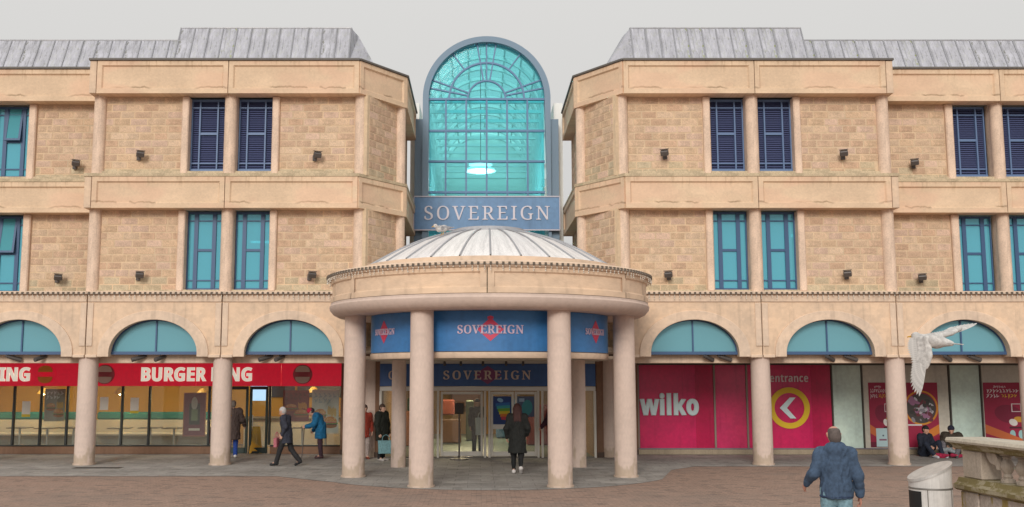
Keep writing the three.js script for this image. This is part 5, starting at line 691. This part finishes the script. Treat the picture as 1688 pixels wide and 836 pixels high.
person({ label: 'person in olive brown coat and dark cap sitting against the shop window', x: 13.85, z: -30.5, turn: -0.5, h: 1.72, coat: '#453d33', trousers: '#77737a', shoes: '#4a4a4e', hair: '#3a3430', hat: '#2a2c40', hem: 0.02, hemR: 0.18, hemC: [0, 0.1, 0], folds: 0, puff: 0.05, pose: SIT });
{ const g = thing('blanket', 'crumpled pink and grey blanket on the ground between the sitting people', 'blanket', 13.45, 0.006, -30.0), r = rng(12), q = [], p2 = []; for (let i = 0; i < 12; i++) { const c = [(r() - 0.5) * 0.7, 0.03 + r() * 0.07, (r() - 0.5) * 0.3]; q.push({ a: c, b: add3(c, [(r() - 0.5) * 0.35, 0.03 * r(), (r() - 0.5) * 0.25]), ra: 0.06, rb: 0.04, k: 0.05 }); } part('cloth', mesher(q, 0.014), std('#b92a52', 0.95, { map: tWeave }), g); for (let i = 0; i < 8; i++) { const c = [0.12 + (r() - 0.5) * 0.5, 0.13 + r() * 0.1, -0.1 + (r() - 0.5) * 0.2]; p2.push({ a: c, b: add3(c, [(r() - 0.5) * 0.3, 0.04, (r() - 0.5) * 0.2]), ra: 0.06, rb: 0.04, k: 0.05 }); } part('lining', mesher(p2, 0.014), std('#9aa3a8', 0.95, { map: tWeave }), g); }
// ---------- gulls ----------
const gw = std('#e6e2de', 0.8, { map: tWeave }), gg = std('#b3b2b6', 0.8, { map: tWeave }), gb = std('#2f2e30', 0.8), gy = std('#d9a53a', 0.5);
function feather(len, w, m) { const s = new THREE.Shape(); s.moveTo(0, -w * 0.35); s.quadraticCurveTo(len * 0.5, -w * 0.6, len, -w * 0.05); s.quadraticCurveTo(len * 0.8, w * 0.5, 0, w * 0.35); s.closePath(); return new THREE.ExtrudeGeometry(s, { depth: 0.003, bevelEnabled: false, curveSegments: 5 }).applyMatrix4(m); }
// a wing along +x from the shoulder, trailing edge towards -y; thickness along z
function wingGeo(span, chord, bend) {
  const cov = [], fe = []; const A = [0, 0, 0], B = [span * 0.36, chord * 0.22, bend * 0.3], Cc = [span * 0.62, chord * 0.12, bend * 0.1]; cov.push({ a: A, b: B, ra: 0.035, rb: 0.024, k: 0.03 }, { a: B, b: Cc, ra: 0.022, rb: 0.012, k: 0.02 }); for (let i = 0; i <= 8; i++) { const t = i / 8, p = t < 0.5 ? mix3(A, B, t * 2) : mix3(B, Cc, t * 2 - 1); cov.push({ a: p, b: add3(p, [0.0, -chord * 0.42, 0]), ra: 0.022, rb: 0.014, s: [1.3, 1, 0.55], k: 0.03 }); }
  const n = 24; for (let i = 0; i < n; i++) { const t = i / (n - 1), p = t < 0.5 ? mix3(A, B, t * 2) : mix3(B, Cc, t * 2 - 1), ang = -PI / 2 + 0.12 + Math.pow(t, 1.7) * 1.45, l = chord * (0.85 + 0.1 * Math.sin(t * 9)) + Math.pow(t, 2.2) * span * 0.2; fe.push(feather(l, 0.085, new THREE.Matrix4().makeTranslation(p[0], p[1], p[2] - 0.004 + i * 0.0012).multiply(new THREE.Matrix4().makeRotationZ(ang)).multiply(new THREE.Matrix4().makeRotationX(0.12)))); }
  return { cover: mesher(cov, 0.008), feathers: fe };
}
function gull(label, x, y, z, rot, flying) {
  const g = thing('gull', label, 'gull', x, y, z); g.rotation.set(...rot);
  const b = [{ a: [0, 0, 0.13], b: [0, 0.01, -0.02], ra: 0.062, rb: 0.075, k: 0.05 }, { a: [0, 0.01, -0.02], b: [0, 0.0, -0.2], ra: 0.075, rb: 0.03, k: 0.05 }, { a: [0, 0.01, 0.13], b: [0, flying ? 0.035 : 0.1, 0.22], ra: 0.05, rb: 0.04, k: 0.04 }, { a: [0, flying ? 0.04 : 0.11, 0.24], ra: 0.045, k: 0.03 }]; const hy = flying ? 0.04 : 0.11;
  part('body', mesher(b, 0.009), gw, g); part('beak', [rod([0, hy - 0.005, 0.275], [0, hy - 0.018, 0.345], 0.014, 0.005, 8), rod([0, hy - 0.016, 0.335], [0, hy - 0.03, 0.342], 0.006, 0.003, 6)], gy, g); part('eye', [-1, 1].map((s) => new THREE.SphereGeometry(0.007, 8, 6).translate(s * 0.036, hy + 0.014, 0.26)), C.black, g);
  const tf = []; for (let i = -3; i <= 3; i++) tf.push(feather(0.17, 0.045, new THREE.Matrix4().makeTranslation(i * 0.008, 0.0 + Math.abs(i) * 0.002, -0.17).multiply(new THREE.Matrix4().makeRotationY(PI / 2 + i * 0.09)).multiply(new THREE.Matrix4().makeRotationX(PI / 2)))); part('tail', tf, gw, g);
  return g;
}
{ // flying gull, near wing swept down, far wing stretched behind it
  const g = gull('white gull in flight with one wing swept down, before the right arcade', 4.74, 2.78, -11.2, [0.15, -2.6, 0.0], true);
  for (const [s, rx] of [[1, -1.35], [-1, 0.2]]) { const W = s > 0 ? wingGeo(0.5, 0.27, 0.02) : wingGeo(0.74, 0.22, 0.02), M = new THREE.Matrix4().makeTranslation(s * 0.05, 0.03, 0.06).multiply(new THREE.Matrix4().makeRotationZ(s * rx)).multiply(new THREE.Matrix4().makeRotationX(-PI / 2)); if (s < 0) M.multiply(new THREE.Matrix4().makeRotationZ(PI)).multiply(new THREE.Matrix4().makeRotationX(PI)); 
    const F = new THREE.Matrix4().copy(M); const w = part('wing', W.cover.applyMatrix4(F), gw, g); part('flight_feather', merge(W.feathers.map((q) => q.applyMatrix4(F))), gw, w); }
}
{ // gull standing on the dome
  const g = gull('white gull perched on the left side of the portico dome', AX - 1.12, 5.93, PZ + 1.35, [0.35, -0.9, 0], false);
  for (const s of [1, -1]) { const q = [{ a: [s * 0.062, 0.045, 0.08], b: [s * 0.06, 0.02, -0.12], ra: 0.035, rb: 0.028, s: [0.6, 1.5, 1], k: 0.03 }, { a: [s * 0.06, 0.02, -0.12], b: [s * 0.02, 0.0, -0.3], ra: 0.026, rb: 0.008, k: 0.03 }]; part('wing', mesher(q, 0.008), gg, g); const leg = [[s * 0.03, -0.05, 0], [s * 0.03, -0.2, 0.07]]; part('leg', [rod(leg[0], leg[1], 0.008), ...[-0.4, 0, 0.4].map((a) => rod(leg[1], [s * 0.03 + Math.sin(a) * 0.05, -0.215, 0.07 + Math.cos(a) * 0.05], 0.005, 0.003, 5))], gy, g); }
}
renderer.render(scene, camera);
